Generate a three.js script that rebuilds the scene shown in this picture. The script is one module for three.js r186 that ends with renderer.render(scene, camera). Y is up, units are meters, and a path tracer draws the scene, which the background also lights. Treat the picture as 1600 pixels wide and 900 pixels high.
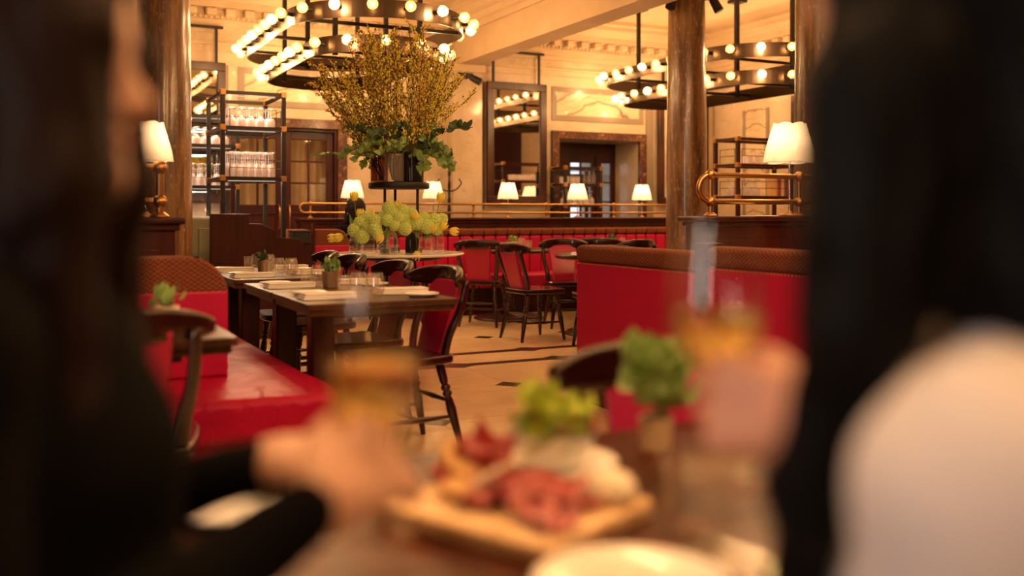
import * as THREE from 'three';
import { mergeGeometries, mergeVertices } from 'three/addons/utils/BufferGeometryUtils.js';
import { RoundedBoxGeometry } from 'three/addons/geometries/RoundedBoxGeometry.js';
import { RectAreaLightUniformsLib } from 'three/addons/lights/RectAreaLightUniformsLib.js';

// World: x runs along the back wall, -z runs towards it, y is up, metres.
const scene = new THREE.Scene();
const camera = new THREE.PerspectiveCamera(33.398, 16 / 9, 0.05, 60);
camera.position.set(0, 1.15, 0);
camera.lookAt(0.44721, 1.15, -0.89443);
camera.setViewOffset(1600, 900, 0, 117, 1600, 900);
camera.focus = 6.8;
camera.userData.fStop = 1.2;
const renderer = new THREE.WebGLRenderer({ antialias: true });
renderer.shadowMap.enabled = true;
renderer.toneMapping = THREE.LinearToneMapping;
renderer.toneMappingExposure = 1.0;
scene.background = new THREE.Color().setRGB(1.1, 1.13, 1.2);   // overcast street seen through the glazed door
RectAreaLightUniformsLib.init();
const BULB = new THREE.Color().setRGB(1, 0.56, 0.245);
const BULB_CD = 1.18;            // candela of each lit bulb that carries a light
const SHADE_CD = 0.21;
// daylight from the tall windows in the side wall behind the diners
const DAY = new THREE.Color().setRGB(1, 0.8, 0.66);
const dayLights = [[-2.93, 2.0, 0.1]].map(([x, y, z]) => {
  const l = new THREE.RectAreaLight(DAY, 21, 0.44, 2.0);
  l.position.set(x, y, z); l.lookAt(x + 1, y, z); l.name = 'window_daylight';
  scene.add(l); return l;
});

// ------------------------------------------------------------------ helpers
let seed = 7;
const rnd = () => { seed = (seed + 0x6d2b79f5) | 0; let t = Math.imul(seed ^ (seed >>> 15), 1 | seed); t = (t + Math.imul(t ^ (t >>> 7), 61 | t)) ^ t; return ((t ^ (t >>> 14)) >>> 0) / 4294967296; };
const rr = (a, b) => a + (b - a) * rnd();
const V3 = (x, y, z) => new THREE.Vector3(x, y, z);
const W = (u, y, v) => V3(u, y, -v);
const used = new Map();
const numbered = (n) => { const k = used.get(n) || 0; used.set(n, k + 1); return k ? n + '_' + String(k).padStart(3, '0') : n; };
function mesh(name, geo, mat, parent) { const m = new THREE.Mesh(geo, mat); m.name = name; m.castShadow = m.receiveShadow = true; if (parent) parent.add(m); return m; }
function thing(name, label, category, pos, turn = 0, group) {
  const o = new THREE.Group(); o.name = numbered(name); o.userData = { label, category };
  if (group) o.userData.group = group;
  if (pos) o.position.copy(pos); o.rotation.y = turn; scene.add(o); return o;
}
function solo(name, label, category, geo, mat, group) { const m = mesh(numbered(name), geo, mat, scene); m.userData = { label, category }; if (group) m.userData.group = group; return m; }
function copy(src, label, pos, turn = src.rotation.y) {
  const o = src.clone(); o.name = numbered(src.name.replace(/_\d{3}$/, '')); o.userData = { ...src.userData }; if (label) o.userData.label = label;
  o.position.copy(pos); o.rotation.y = turn; scene.add(o); return o;
}
function struct(name, geo, mat) { const m = mesh(name, geo, mat, scene); m.userData.kind = 'structure'; return m; }
function structGroup(name) { const g = new THREE.Group(); g.name = name; g.userData.kind = 'structure'; scene.add(g); return g; }
const stuff = (m) => { m.userData.kind = 'stuff'; return m; };
const facing = (du, dv) => Math.atan2(du, -dv);

// uv in metres from the dominant axis of each vertex normal
function muv(g, s = 1) {
  const p = g.attributes.position, n = g.attributes.normal, uv = new Float32Array(p.count * 2);
  for (let i = 0; i < p.count; i++) {
    const ax = Math.abs(n.getX(i)), ay = Math.abs(n.getY(i)), az = Math.abs(n.getZ(i)), x = p.getX(i), y = p.getY(i), z = p.getZ(i);
    if (ay > ax && ay > az) { uv[2 * i] = x * s; uv[2 * i + 1] = z * s; } else if (ax > az) { uv[2 * i] = z * s; uv[2 * i + 1] = y * s; } else { uv[2 * i] = x * s; uv[2 * i + 1] = y * s; }
  }
  g.setAttribute('uv', new THREE.BufferAttribute(uv, 2)); return g;
}
// box by extents in u, y, v
function B(u0, u1, y0, y1, v0, v1, r = 0) {
  const w = u1 - u0, h = y1 - y0, d = v1 - v0;
  const g = r ? new RoundedBoxGeometry(w, h, d, 2, r) : new THREE.BoxGeometry(w, h, d);
  g.translate((u0 + u1) / 2, (y0 + y1) / 2, -(v0 + v1) / 2); return muv(g);
}
// box centred locally
function bx(w, h, d, x = 0, y = 0, z = 0, r = 0) { const g = r ? new RoundedBoxGeometry(w, h, d, 2, r) : new THREE.BoxGeometry(w, h, d); g.translate(x, y, z); return muv(g); }
const plain = (g) => { const o = g.index ? g.toNonIndexed() : g; for (const k of Object.keys(o.attributes)) if (!['position', 'normal', 'uv'].includes(k)) o.deleteAttribute(k); if (!o.attributes.uv) muv(o); return o; };
const join = (list) => mergeGeometries(list.map(plain));
const lathe = (pts, seg = 24) => new THREE.LatheGeometry(pts.map(([r, y]) => new THREE.Vector2(r, y)), seg);
function rod(a, b, r, seg = 10, r2 = r) {
  const d = b.clone().sub(a), g = new THREE.CylinderGeometry(r2, r, d.length(), seg);
  g.translate(0, d.length() / 2, 0); g.applyQuaternion(new THREE.Quaternion().setFromUnitVectors(V3(0, 1, 0), d.clone().normalize())); g.translate(a.x, a.y, a.z); return g;
}
const tube = (pts, r, n = 32, seg = 8, closed = false) => new THREE.TubeGeometry(new THREE.CatmullRomCurve3(pts, closed), n, r, seg, closed);
const ball = (r, x = 0, y = 0, z = 0, a = 14, b = 10) => new THREE.SphereGeometry(r, a, b).translate(x, y, z);
// sweep a section along points; sec(t) gives [[side, up], ...] closed loop; capped ends
function sweep(pts, sec, up = V3(0, 1, 0), closed = false) {
  const n = pts.length, m = sec(0).length, pos = [], idx = [];
  for (let i = 0; i < n; i++) {
    const a = closed ? pts[(i + n - 1) % n] : pts[Math.max(0, i - 1)], b = closed ? pts[(i + 1) % n] : pts[Math.min(n - 1, i + 1)];
    const t = b.clone().sub(a).normalize(), s = t.clone().cross(up).normalize(), w = s.clone().cross(t);
    for (const [x, y] of sec(i / (n - 1))) { const q = pts[i].clone().addScaledVector(s, x).addScaledVector(w, y); pos.push(q.x, q.y, q.z); }
  }
  const rows = closed ? n : n - 1;
  for (let i = 0; i < rows; i++) for (let j = 0; j < m; j++) { const a = i * m + j, b = i * m + (j + 1) % m, i2 = (i + 1) % n, c = i2 * m + j, d = i2 * m + (j + 1) % m; idx.push(a, b, c, b, d, c); }
  if (!closed) for (const [row, flip] of [[0, 0], [n - 1, 1]]) for (let j = 1; j < m - 1; j++) { const a = row * m, b = row * m + j, c = row * m + j + 1; if (flip) idx.push(a, b, c); else idx.push(a, c, b); }
  const g = new THREE.BufferGeometry(); g.setAttribute('position', new THREE.Float32BufferAttribute(pos, 3)); g.setIndex(idx); g.computeVertexNormals(); return muv(g);
}
const oval = (a, b, m = 12, p = 1) => Array.from({ length: m }, (_, k) => { const q = k / m * Math.PI * 2, c = Math.cos(q), s = Math.sin(q); return [a * Math.sign(c) * Math.abs(c) ** p, b * Math.sign(s) * Math.abs(s) ** p]; });
function prism(pts, depth, bevel = 0) {     // polygon in x,y extruded along +z
  const s = new THREE.Shape(pts.map(([x, y]) => new THREE.Vector2(x, y)));
  const g = new THREE.ExtrudeGeometry(s, { depth, bevelEnabled: bevel > 0, bevelSize: bevel, bevelThickness: bevel, bevelSegments: 2, curveSegments: 10 });
  return muv(g);
}
// ------------------------------------------------------------------ textures
const vn = (() => { const t = new Float32Array(65536); for (let i = 0; i < t.length; i++) t[i] = rnd(); return (x, y, px, py) => {
  const ix = Math.floor(x), iy = Math.floor(y), fx = x - ix, fy = y - iy, sx = fx * fx * (3 - 2 * fx), sy = fy * fy * (3 - 2 * fy);
  const w = (a, n) => ((a % n) + n) % n, at = (a, b) => t[(w(a, px) * 131 + w(b, py) * 7919) & 65535];
  return (at(ix, iy) * (1 - sx) + at(ix + 1, iy) * sx) * (1 - sy) + (at(ix, iy + 1) * (1 - sx) + at(ix + 1, iy + 1) * sx) * sy; }; })();
const fbm = (u, v, fx, fy, oct = 4) => { let s = 0, a = 0.5, n = 0; for (let k = 0; k < oct; k++) { s += a * vn(u * fx, v * fy, fx, fy); n += a; a /= 2; fx *= 2; fy *= 2; } return s / n; };
function tex(size, f, srgb = true, rx = 1, ry = 1) {
  const d = new Uint8Array(size * size * 4);
  for (let j = 0; j < size; j++) for (let i = 0; i < size; i++) { const c = f(i / size, j / size), o = 4 * (j * size + i); for (let k = 0; k < 3; k++) d[o + k] = Math.max(0, Math.min(255, c[k] * 255)); d[o + 3] = 255; }
  const t = new THREE.DataTexture(d, size, size); t.wrapS = t.wrapT = THREE.RepeatWrapping; t.magFilter = THREE.LinearFilter; t.minFilter = THREE.LinearMipmapLinearFilter; t.generateMipmaps = true;
  if (srgb) t.colorSpace = THREE.SRGBColorSpace; t.repeat.set(rx, ry); t.needsUpdate = true; return t;
}
const mix = (a, b, t) => a.map((x, i) => x + (b[i] - x) * t), sat = (x) => Math.max(0, Math.min(1, x)), grey = (x) => [x, x, x];
const woodMap = (a, b, rx, ry) => tex(512, (u, v) => { const g = fbm(u, v, 40, 3, 4), w = fbm(u, v, 6, 2, 3); return mix(a, b, sat(0.5 + (g - 0.5) * 1.6 + (w - 0.5) * 1.3)); }, true, rx, ry);
const veins = (u, v, k = 0) => { const w = fbm(u, v, 4, 4, 4) * 1.4 + fbm(v + k, u, 9, 9, 3) * 0.5; return Math.pow(1 - Math.abs(Math.sin((w * 3.2 + u * 1 + k) * Math.PI)), 9); };
const T = {
  mahogany: woodMap([0.235, 0.055, 0.03], [0.36, 0.105, 0.055], 1, 1),
  oak: woodMap([0.27, 0.15, 0.075], [0.45, 0.27, 0.14], 1, 1),
  table: woodMap([0.30, 0.14, 0.06], [0.47, 0.24, 0.11], 1, 1),
  wall: tex(512, (u, v) => { const f = fbm(u, v, 5, 5, 5); return mix(mix([0.78, 0.70, 0.59], [0.70, 0.61, 0.49], sat((f - 0.35) * 2)), [0.56, 0.47, 0.36], 0.35 * veins(u, v)); }, true, 0.7, 0.7),
  vein: tex(512, (u, v) => { const f = fbm(u, v, 4, 4, 4), a = Math.abs(u - 0.5) * 2, d = v * 4.6 + a * 1.25 + (f - 0.5) * 0.9, l = Math.pow(1 - Math.abs(Math.sin(d * 3.1)), 9), l2 = Math.pow(1 - Math.abs(Math.sin(d * 7.3 + f * 5)), 10); return mix([0.78, 0.69, 0.56], [0.27, 0.19, 0.13], sat(l * 0.85 + l2 * 0.4 + (f - 0.5) * 0.3)); }),
  brownMarble: tex(512, (u, v) => { const f = fbm(u, v, 6, 6, 5); return mix(mix([0.20, 0.10, 0.06], [0.36, 0.2, 0.12], sat((f - 0.3) * 2)), [0.75, 0.6, 0.42], sat(veins(u, v, 0.3) * 0.9)); }, true, 1.6, 1.6),
  column: tex(512, (u, v) => { const a = fbm(u, v, 26, 4, 4), b = fbm(u, v, 60, 30, 3), c = fbm(u, v, 5, 2, 3); return mix(mix([0.33, 0.225, 0.13], [0.54, 0.40, 0.25], sat(0.5 + (a - 0.5) * 2 + (c - 0.5))), [0.68, 0.53, 0.35], sat((b - 0.62) * 4)); }, true, 1, 1),
  stone: tex(512, (u, v) => { const f = fbm(u, v, 4, 4, 5), g = fbm(u, v, 3, 28, 3), h = fbm(u, v, 90, 90, 2); return mix(mix([0.88, 0.77, 0.60], [0.80, 0.67, 0.50], sat(0.5 + (f - 0.5) * 1.6 + (g - 0.5) * 0.9)), [0.60, 0.50, 0.38], sat((h - 0.72) * 2.5)); }, true, 0.8, 0.8),
  fabric: tex(256, (u, v) => { const z = Math.abs(((u * 16) % 1) - 0.5) * 2, q = ((v * 24 + z * 1.0) % 1 + 1) % 1, f = fbm(u, v, 128, 128, 1); return mix([0.20, 0.085, 0.04], [0.60, 0.31, 0.15], sat((Math.abs(q - 0.5) * 4 - 0.6) + (f - 0.5) * 0.5)); }, true, 2.2, 2.2),
  leatherBump: tex(256, (u, v) => grey(fbm(u, v, 60, 60, 3)), false, 4, 4),
  wrinkle: tex(256, (u, v) => grey(sat(0.5 + (fbm(u, v, 5, 9, 4) - 0.5) * 1.4 + 0.25 * veins(v, u))), false, 1.1, 1.1),
  plaster: tex(256, (u, v) => { const f = fbm(u, v, 8, 8, 4); return mix([0.80, 0.71, 0.58], [0.74, 0.64, 0.50], f); }, true, 0.6, 0.6),
  board: woodMap([0.82, 0.66, 0.46], [0.93, 0.80, 0.62], 3, 3),
  ham: tex(256, (u, v) => { const f = fbm(u, v, 5, 12, 4), g = Math.pow(1 - Math.abs(Math.sin((fbm(u, v, 3, 6, 3) * 4 + u * 2) * Math.PI)), 6); return mix(mix([0.47, 0.05, 0.07], [0.62, 0.13, 0.13], f), [0.90, 0.66, 0.58], sat(g) * 0.8); }, true, 6, 6),
};
// ------------------------------------------------------------------ materials
const col = (c) => Array.isArray(c) ? new THREE.Color().setRGB(...c) : new THREE.Color(c);
const std = (o) => new THREE.MeshStandardMaterial({ ...o, color: o.color ? col(o.color) : 0xffffff });
const phy = (o) => new THREE.MeshPhysicalMaterial({ ...o, color: o.color ? col(o.color) : 0xffffff });
const M = {
  wall: phy({ map: T.wall, roughness: 0.42, clearcoat: 0.5, clearcoatRoughness: 0.08 }),
  vein: phy({ map: T.vein, roughness: 0.35, clearcoat: 0.5, clearcoatRoughness: 0.06 }),
  taupe: phy({ color: [0.22, 0.165, 0.11], roughness: 0.4, clearcoat: 0.4, clearcoatRoughness: 0.08 }),
  brownMarble: phy({ map: T.brownMarble, roughness: 0.3, clearcoat: 0.6, clearcoatRoughness: 0.06 }),
  plaster: std({ map: T.plaster, roughness: 0.9 }),
  column: phy({ map: T.column, roughness: 0.32, clearcoat: 0.6, clearcoatRoughness: 0.12 }),
  stone: phy({ map: T.stone, roughness: 0.38, clearcoat: 0.6, clearcoatRoughness: 0.15 }),
  blackStone: phy({ color: [0.012, 0.009, 0.008], roughness: 0.3, clearcoat: 0.4, clearcoatRoughness: 0.1 }),
  grout: std({ color: [0.32, 0.24, 0.16], roughness: 0.9 }),
  mahogany: phy({ map: T.mahogany, color: [0.45, 0.36, 0.36], roughness: 0.45, specularIntensity: 0.5, clearcoat: 0.22, clearcoatRoughness: 0.15 }),
  chairWood: phy({ map: T.mahogany, color: [0.22, 0.16, 0.16], roughness: 0.3, specularIntensity: 0.5, clearcoat: 0.8, clearcoatRoughness: 0.05 }),
  oak: phy({ map: T.oak, color: [0.4, 0.33, 0.29], roughness: 0.36, specularIntensity: 0.7, clearcoat: 0.3, clearcoatRoughness: 0.2 }),
  table: phy({ map: T.table, color: [0.42, 0.3, 0.22], roughness: 0.36, specularIntensity: 0.4, clearcoat: 0.12, clearcoatRoughness: 0.2 }),
  leather: phy({ color: [0.40, 0.004, 0.048], roughness: 0.46, specularIntensity: 0.5, bumpMap: T.leatherBump, bumpScale: 0.0012, clearcoat: 0.08, clearcoatRoughness: 0.3 }),
  cloth: phy({ color: [0.42, 0.004, 0.05], roughness: 0.65, specularIntensity: 0.5, bumpMap: T.leatherBump, bumpScale: 0.0008 }),
  chairLeather: phy({ color: [0.36, 0.004, 0.045], roughness: 0.36, specularIntensity: 0.6, bumpMap: T.leatherBump, bumpScale: 0.0008, clearcoat: 0.2, clearcoatRoughness: 0.14 }),
  seatLeather: phy({ color: [0.36, 0.004, 0.04], roughness: 0.4, specularIntensity: 0.25, bumpMap: T.wrinkle, bumpScale: 0.014, clearcoat: 0.03, clearcoatRoughness: 0.25 }),
  fabric: std({ map: T.fabric, roughness: 0.95 }),
  bronze: std({ color: [0.085, 0.055, 0.035], metalness: 0.8, roughness: 0.3 }),
  iron: std({ color: [0.022, 0.016, 0.013], metalness: 0.4, roughness: 0.45 }),
  black: std({ color: [0.006, 0.005, 0.005], roughness: 0.5 }),
  brass: std({ color: [0.50, 0.27, 0.10], metalness: 1, roughness: 0.32 }),
  chrome: std({ color: [0.85, 0.83, 0.8], metalness: 1, roughness: 0.15 }),
  steel: std({ color: [0.75, 0.7, 0.62], metalness: 1, roughness: 0.22 }),
  mirror: std({ color: [0.82, 0.8, 0.76], metalness: 1, roughness: 0.02 }),
  glass: phy({ color: [1, 1, 1], roughness: 0, transmission: 1, thickness: 0, ior: 1.5 }),
  tableGlass: phy({ color: [1, 0.98, 0.95], roughness: 0.02, transmission: 0.96, thickness: 0, ior: 1.75 }),
  stored: phy({ color: [0.95, 0.9, 0.88], roughness: 0.06, transmission: 0.68, thickness: 0, ior: 1.8 }),
  frosted: phy({ color: [0.95, 0.9, 0.85], roughness: 0.12, transmission: 0.93, thickness: 0, ior: 1.5 }),
  globe: phy({ color: [1, 0.85, 0.6], roughness: 0.05, transmission: 0.72, thickness: 0, ior: 1.5, emissive: col([1, 0.58, 0.22]), emissiveIntensity: 0.8 }),
  core: std({ color: [0, 0, 0], emissive: col([1, 0.66, 0.31]), emissiveIntensity: 80 }),
  shadeBulb: std({ color: [0, 0, 0], emissive: col([1, 0.7, 0.36]), emissiveIntensity: 8 }),
  shade: phy({ color: [0.9, 0.83, 0.68], roughness: 1, transmission: 0.55, thickness: 0 }),
  led: std({ color: [0, 0, 0], emissive: col([1, 0.8, 0.62]), emissiveIntensity: 0.7 }),
  amberGlass: phy({ color: [0.6, 0.42, 0.26], roughness: 0.03, transmission: 1, thickness: 0, ior: 1.5 }),
  smokeGlass: phy({ color: [0.05, 0.04, 0.035], roughness: 0.04, transmission: 0.6, thickness: 0, ior: 1.5 }),
  china: phy({ color: [0.82, 0.79, 0.74], roughness: 0.25, clearcoat: 0.5, clearcoatRoughness: 0.08 }),
  linen: std({ color: [0.80, 0.76, 0.70], roughness: 0.95 }),
  paper: std({ color: [0.85, 0.85, 0.83], roughness: 0.9 }),
  marbleTop: phy({ color: [0.8, 0.77, 0.72], roughness: 0.2, clearcoat: 0.5, clearcoatRoughness: 0.05 }),
  copperPot: std({ color: [0.32, 0.2, 0.1], metalness: 0.6, roughness: 0.45 }),
  greyPaint: std({ color: [0.25, 0.25, 0.17], roughness: 0.4 }),
  curtain: phy({ color: [0.62, 0.44, 0.25], roughness: 1, transmission: 0.35, thickness: 0 }),
  awning: std({ color: [0.28, 0.26, 0.24], roughness: 0.9 }),
  stem: std({ color: [0.14, 0.075, 0.03], roughness: 0.8 }),
  greenStem: std({ color: [0.16, 0.28, 0.05], roughness: 0.6 }),
  blossom: phy({ color: [0.92, 0.84, 0.10], roughness: 0.8, transmission: 0.25, thickness: 0 }),
  blossom2: phy({ color: [0.85, 0.58, 0.08], roughness: 0.8, transmission: 0.25, thickness: 0 }),
  bud: std({ color: [0.24, 0.15, 0.035], roughness: 0.8 }),
  leaf: phy({ color: [0.3, 0.45, 0.13], roughness: 0.5, transmission: 0.2, thickness: 0 }),
  leafDark: std({ color: [0.07, 0.12, 0.045], roughness: 0.5 }),
  leafLight: phy({ color: [0.5, 0.6, 0.06], roughness: 0.6, transmission: 0.25, thickness: 0 }),
  viburnum: phy({ color: [0.62, 0.78, 0.22], roughness: 0.9, transmission: 0.1, thickness: 0 }),
  tulip: phy({ color: [0.92, 0.78, 0.12], roughness: 0.6, transmission: 0.25, thickness: 0 }),
  skin: phy({ color: [0.62, 0.36, 0.26], roughness: 0.5, sheen: 0.2, sheenColor: col([1, 0.6, 0.5]) }),
  lips: phy({ color: [0.45, 0.11, 0.09], roughness: 0.4 }),
  skin2: phy({ color: [0.64, 0.30, 0.18], roughness: 0.5, sheen: 0.2, sheenColor: col([1, 0.6, 0.5]) }),
  hairRed: phy({ color: [0.011, 0.0035, 0.003], roughness: 0.6, specularIntensity: 0.3 }),
  hairBlack: phy({ color: [0.0028, 0.0024, 0.0026], roughness: 0.6, specularIntensity: 0.2 }),
  blackCloth: phy({ color: [0.0035, 0.0032, 0.0036], roughness: 0.95, specularIntensity: 0.12 }),
  whiteCloth: phy({ color: [0.62, 0.57, 0.56], roughness: 0.95, sheen: 0.3, sheenColor: col([1, 1, 1]) }),
  wine: phy({ color: [1, 1, 1], roughness: 0, transmission: 1, thickness: 0.03, ior: 1.33, attenuationColor: col([0.98, 0.76, 0.28]), attenuationDistance: 0.06 }),
  board: std({ map: T.board, roughness: 0.6 }),
  ham: phy({ map: T.ham, roughness: 0.35 }),
  bread: std({ color: [0.55, 0.32, 0.13], roughness: 0.9 }),
  cheese: std({ color: [0.85, 0.74, 0.56], roughness: 0.6 }),
  clay: std({ color: [0.74, 0.55, 0.34], roughness: 0.8 }),
  soil: std({ color: [0.03, 0.018, 0.01], roughness: 1 }),
  redSign: std({ color: [0.4, 0.05, 0.03], roughness: 0.6 }),
};
// ------------------------------------------------------------------ the room
const U0 = -3, U1 = 9.03, V0 = -3, V1 = 11.4, CEIL = 3.75;
const PITCH = 0.875, BAND1 = 6.66, BAND2 = 7.2;
{
  const floor = struct('floor', B(U0 - 0.3, U1 + 0.3, -0.3, -0.006, V0 - 0.3, V1 + 1.6), M.grout);
  const cut = 0.104, h = PITCH / 2 - 0.0015;
  const oct = (hu, hv) => { const g = prism([[-hu + cut, -hv], [hu - cut, -hv], [hu, -hv + cut], [hu, hv - cut], [hu - cut, hv], [-hu + cut, hv], [-hu, hv - cut], [-hu, -hv + cut]], 0.02); g.rotateX(-Math.PI / 2); g.translate(0, -0.02, 0); return g; };
  const dia = (() => { const c = cut - 0.002, g = prism([[-c, 0], [0, -c], [c, 0], [0, c]], 0.02); g.rotateX(-Math.PI / 2); g.translate(0, -0.0202, 0); return muv(g); })();
  const place = (name, g, mat, u, v, off) => { const m = mesh(name, g, mat, floor); m.position.set(u, 0, -v); return m; };
  const variants = Array.from({ length: 5 }, (_, k) => { const g = oct(h, h), uv = g.attributes.uv; for (let i = 0; i < uv.count; i++) uv.setXY(i, uv.getX(i) + k * 0.37, uv.getY(i) + k * 0.53); return g; });
  const us = []; for (let i = -7; i <= 7; i++) us.push(2.87 + i * PITCH);
  for (const u of us) {
    for (let j = 0; j < 11; j++) { const v = BAND1 - j * PITCH; if (u < 8.4) place('tile', variants[Math.floor(rnd() * 5)], M.stone, u + PITCH / 2, v - PITCH / 2); if (j) place('inset', dia, M.blackStone, u, v); }
    for (let j = 0; j < 5; j++) { const v = BAND2 + j * PITCH; if (u < 8.4) place('tile', variants[Math.floor(rnd() * 5)], M.stone, u + PITCH / 2, v + PITCH / 2); if (j) place('inset', dia, M.blackStone, u, v); }
  }
  // double black border with lozenges, and the stone strip between
  const strip = muv(new THREE.BoxGeometry(PITCH, 0.022, 0.115).translate(0, -0.0105, 0)), between = muv(new THREE.BoxGeometry(PITCH - 0.003, 0.02, BAND2 - BAND1 - 0.118).translate(0, -0.01, 0));
  const loz = (() => { const c = cut, g = prism([[-c * 1.9, 0], [0, -c * 1.15], [c * 1.9, 0], [0, c * 1.15]], 0.0225); g.rotateX(-Math.PI / 2); g.translate(0, -0.0215, 0); return muv(g); })();
  for (const u of us) if (u < 8.4) {
    for (const v of [BAND1, BAND2]) { place('border_strip', strip, M.blackStone, u + PITCH / 2, v); place('inset', loz, M.blackStone, u, v); }
    place('tile', between, M.stone, u + PITCH / 2, (BAND1 + BAND2) / 2);
  }
}
struct('ceiling', B(U0 - 0.3, U1 + 0.3, CEIL, CEIL + 0.3, V0 - 0.3, V1 + 0.3), M.plaster);
const D1 = [2.05, 3.32], D2 = [6.40, 7.71], DH = 2.16;
struct('wall_back', join([B(U0 - 0.3, D1[0], 0, CEIL, V1, V1 + 0.3), B(D1[1], D2[0], 0, CEIL, V1, V1 + 0.3), B(D2[1], U1 + 0.3, 0, CEIL, V1, V1 + 0.3), B(D1[0], D1[1], DH, CEIL, V1, V1 + 0.3), B(D2[0], D2[1], DH, CEIL, V1, V1 + 0.3)]), M.wall);
struct('wall_right', B(U1, U1 + 0.3, 0, CEIL, 5.0, V1), M.wall);
struct('wall_front', B(U1, U1 + 0.3, 0, CEIL, V0 - 0.3, 5.0), M.mahogany);
struct('wall_rear', B(U0, U1, 0, CEIL, V0 - 0.3, V0), M.mahogany);
// side wall with a tall window (out of view beside the diners)
struct('wall_left', join([B(U0 - 0.3, U0, 0, CEIL, 0.25, V1), B(U0 - 0.3, U0, 0, CEIL, V0 - 0.3, -0.45), B(U0 - 0.3, U0, 0, 0.9, -0.45, 0.25), B(U0 - 0.3, U0, 3.1, CEIL, -0.45, 0.25)]), M.mahogany);
[[-0.45, 0.25]].forEach(([a, b], k) => {
  const g = structGroup('window_' + (k + 1));
  const bar = (u0, u1, y0, y1, v0, v1) => mesh('window_bar', B(u0, u1, y0, y1, v0, v1), M.mahogany, g);
  bar(U0 - 0.2, U0 - 0.12, 0.9, 0.96, a, b); bar(U0 - 0.2, U0 - 0.12, 3.04, 3.1, a, b); bar(U0 - 0.2, U0 - 0.12, 0.93, 3.07, a, a + 0.07); bar(U0 - 0.2, U0 - 0.12, 0.93, 3.07, b - 0.07, b); bar(U0 - 0.2, U0 - 0.12, 0.93, 3.07, (a + b) / 2 - 0.025, (a + b) / 2 + 0.025);
  for (const s of [0, 1]) { const p0 = s ? (a + b) / 2 + 0.025 : a + 0.07, p1 = s ? b - 0.07 : (a + b) / 2 - 0.025; mesh('window_pane', B(U0 - 0.165, U0 - 0.155, 0.93, 3.07, p0, p1), M.glass, g); }
});

// ceiling beams and cornices
struct('trim_1', join([B(4.85, 5.15, 3.05, CEIL, V0, V1)]), M.plaster);
struct('trim_2', B(-0.2, 0.1, 3.05, CEIL, V0, V1), M.plaster);
struct('trim_3', B(U0, U1, 3.05, CEIL, 5.05, 5.45), M.plaster);
// stepped moulding profile (distance out, height)
const prof = [[0, 3.22], [0.03, 3.22], [0.035, 3.27], [0.06, 3.285], [0.065, 3.33], [0.09, 3.345], [0.09, 3.365], [0.08, 3.37], [0.08, 3.475], [0.22, 3.48], [0.225, 3.55], [0.25, 3.56], [0.27, 3.585], [0.30, 3.61], [0.345, 3.63], [0.35, 3.68], [0.40, 3.70], [0.40, CEIL], [0, CEIL]];
function cornice(n, run) { const g = structGroup('trim_' + n); run(g); return g; }
const profGeo = (len) => prism(prof, len);
cornice(4, (g) => {   // along the back wall: extrude along u
  const geo = profGeo(U1 - U0); geo.rotateY(Math.PI / 2); const m = mesh('cornice', muv(geo), M.plaster, g); m.position.set(U0, 0, -V1); // profile x -> -z after turn
  m.rotation.set(0, 0, 0); m.scale.set(1, 1, -1);
  const block = bx(0.115, 0.085, 0.13, 0, 0, 0, 0.018), egg = bx(0.032, 0.036, 0.04, 0, 0, 0, 0.012);
  for (let u = 0.32; u < 8.95; u += 0.213) { if (u > 4.8 && u < 5.2) continue; const b = mesh('modillion', block, M.plaster, g); b.position.set(u, 3.435, -(V1 - 0.14)); }
  const eggs = []; for (let u = 0.2; u < 8.95; u += 0.06) eggs.push(egg.clone().translate(u, 3.392, -(V1 - 0.09))); stuff(mesh('egg_moulding', join(eggs), M.plaster, g));
  mesh('picture_rail', B(U0, U1, 3.085, 3.115, V1 - 0.025, V1), M.plaster, g); mesh('picture_rail', B(U0, U1, 3.0, 3.018, V1 - 0.012, V1), M.plaster, g);
});
cornice(5, (g) => { const geo = profGeo(V1 - V0); const m = mesh('cornice', geo, M.plaster, g); m.position.set(U1, 0, -V1); m.scale.set(-1, 1, 1);
  const block = bx(0.13, 0.085, 0.115, 0, 0, 0, 0.018); for (let v = 5.6; v < 11.1; v += 0.213) { const b = mesh('modillion', block, M.plaster, g); b.position.set(U1 - 0.14, 3.435, -v); } });
const soft = [[0, 3.40], [0.03, 3.40], [0.04, 3.46], [0.08, 3.48], [0.09, 3.55], [0.15, 3.58], [0.16, 3.64], [0.22, 3.67], [0.22, CEIL], [0, CEIL]];
cornice(6, (g) => { for (const [u, s] of [[4.85, -1], [5.15, 1], [0.1, 1]]) { const m = mesh('beam_moulding', prism(soft, V1 - 5.45), M.plaster, g); m.position.set(u, 0, -V1); m.scale.set(s, 1, 1); } });
cornice(7, (g) => { const b = bx(0.4, 0.1, 0.1); mesh('pilaster', B(4.78, 5.19, 0, 3.05, 11.24, V1), M.wall, g); mesh('pilaster_base', B(4.74, 5.23, 0, 0.22, 11.2, V1, 0.01), M.brownMarble, g); mesh('pilaster_cap', B(4.75, 5.22, 2.95, 3.05, 11.2, V1, 0.01), M.plaster, g); });
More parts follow.
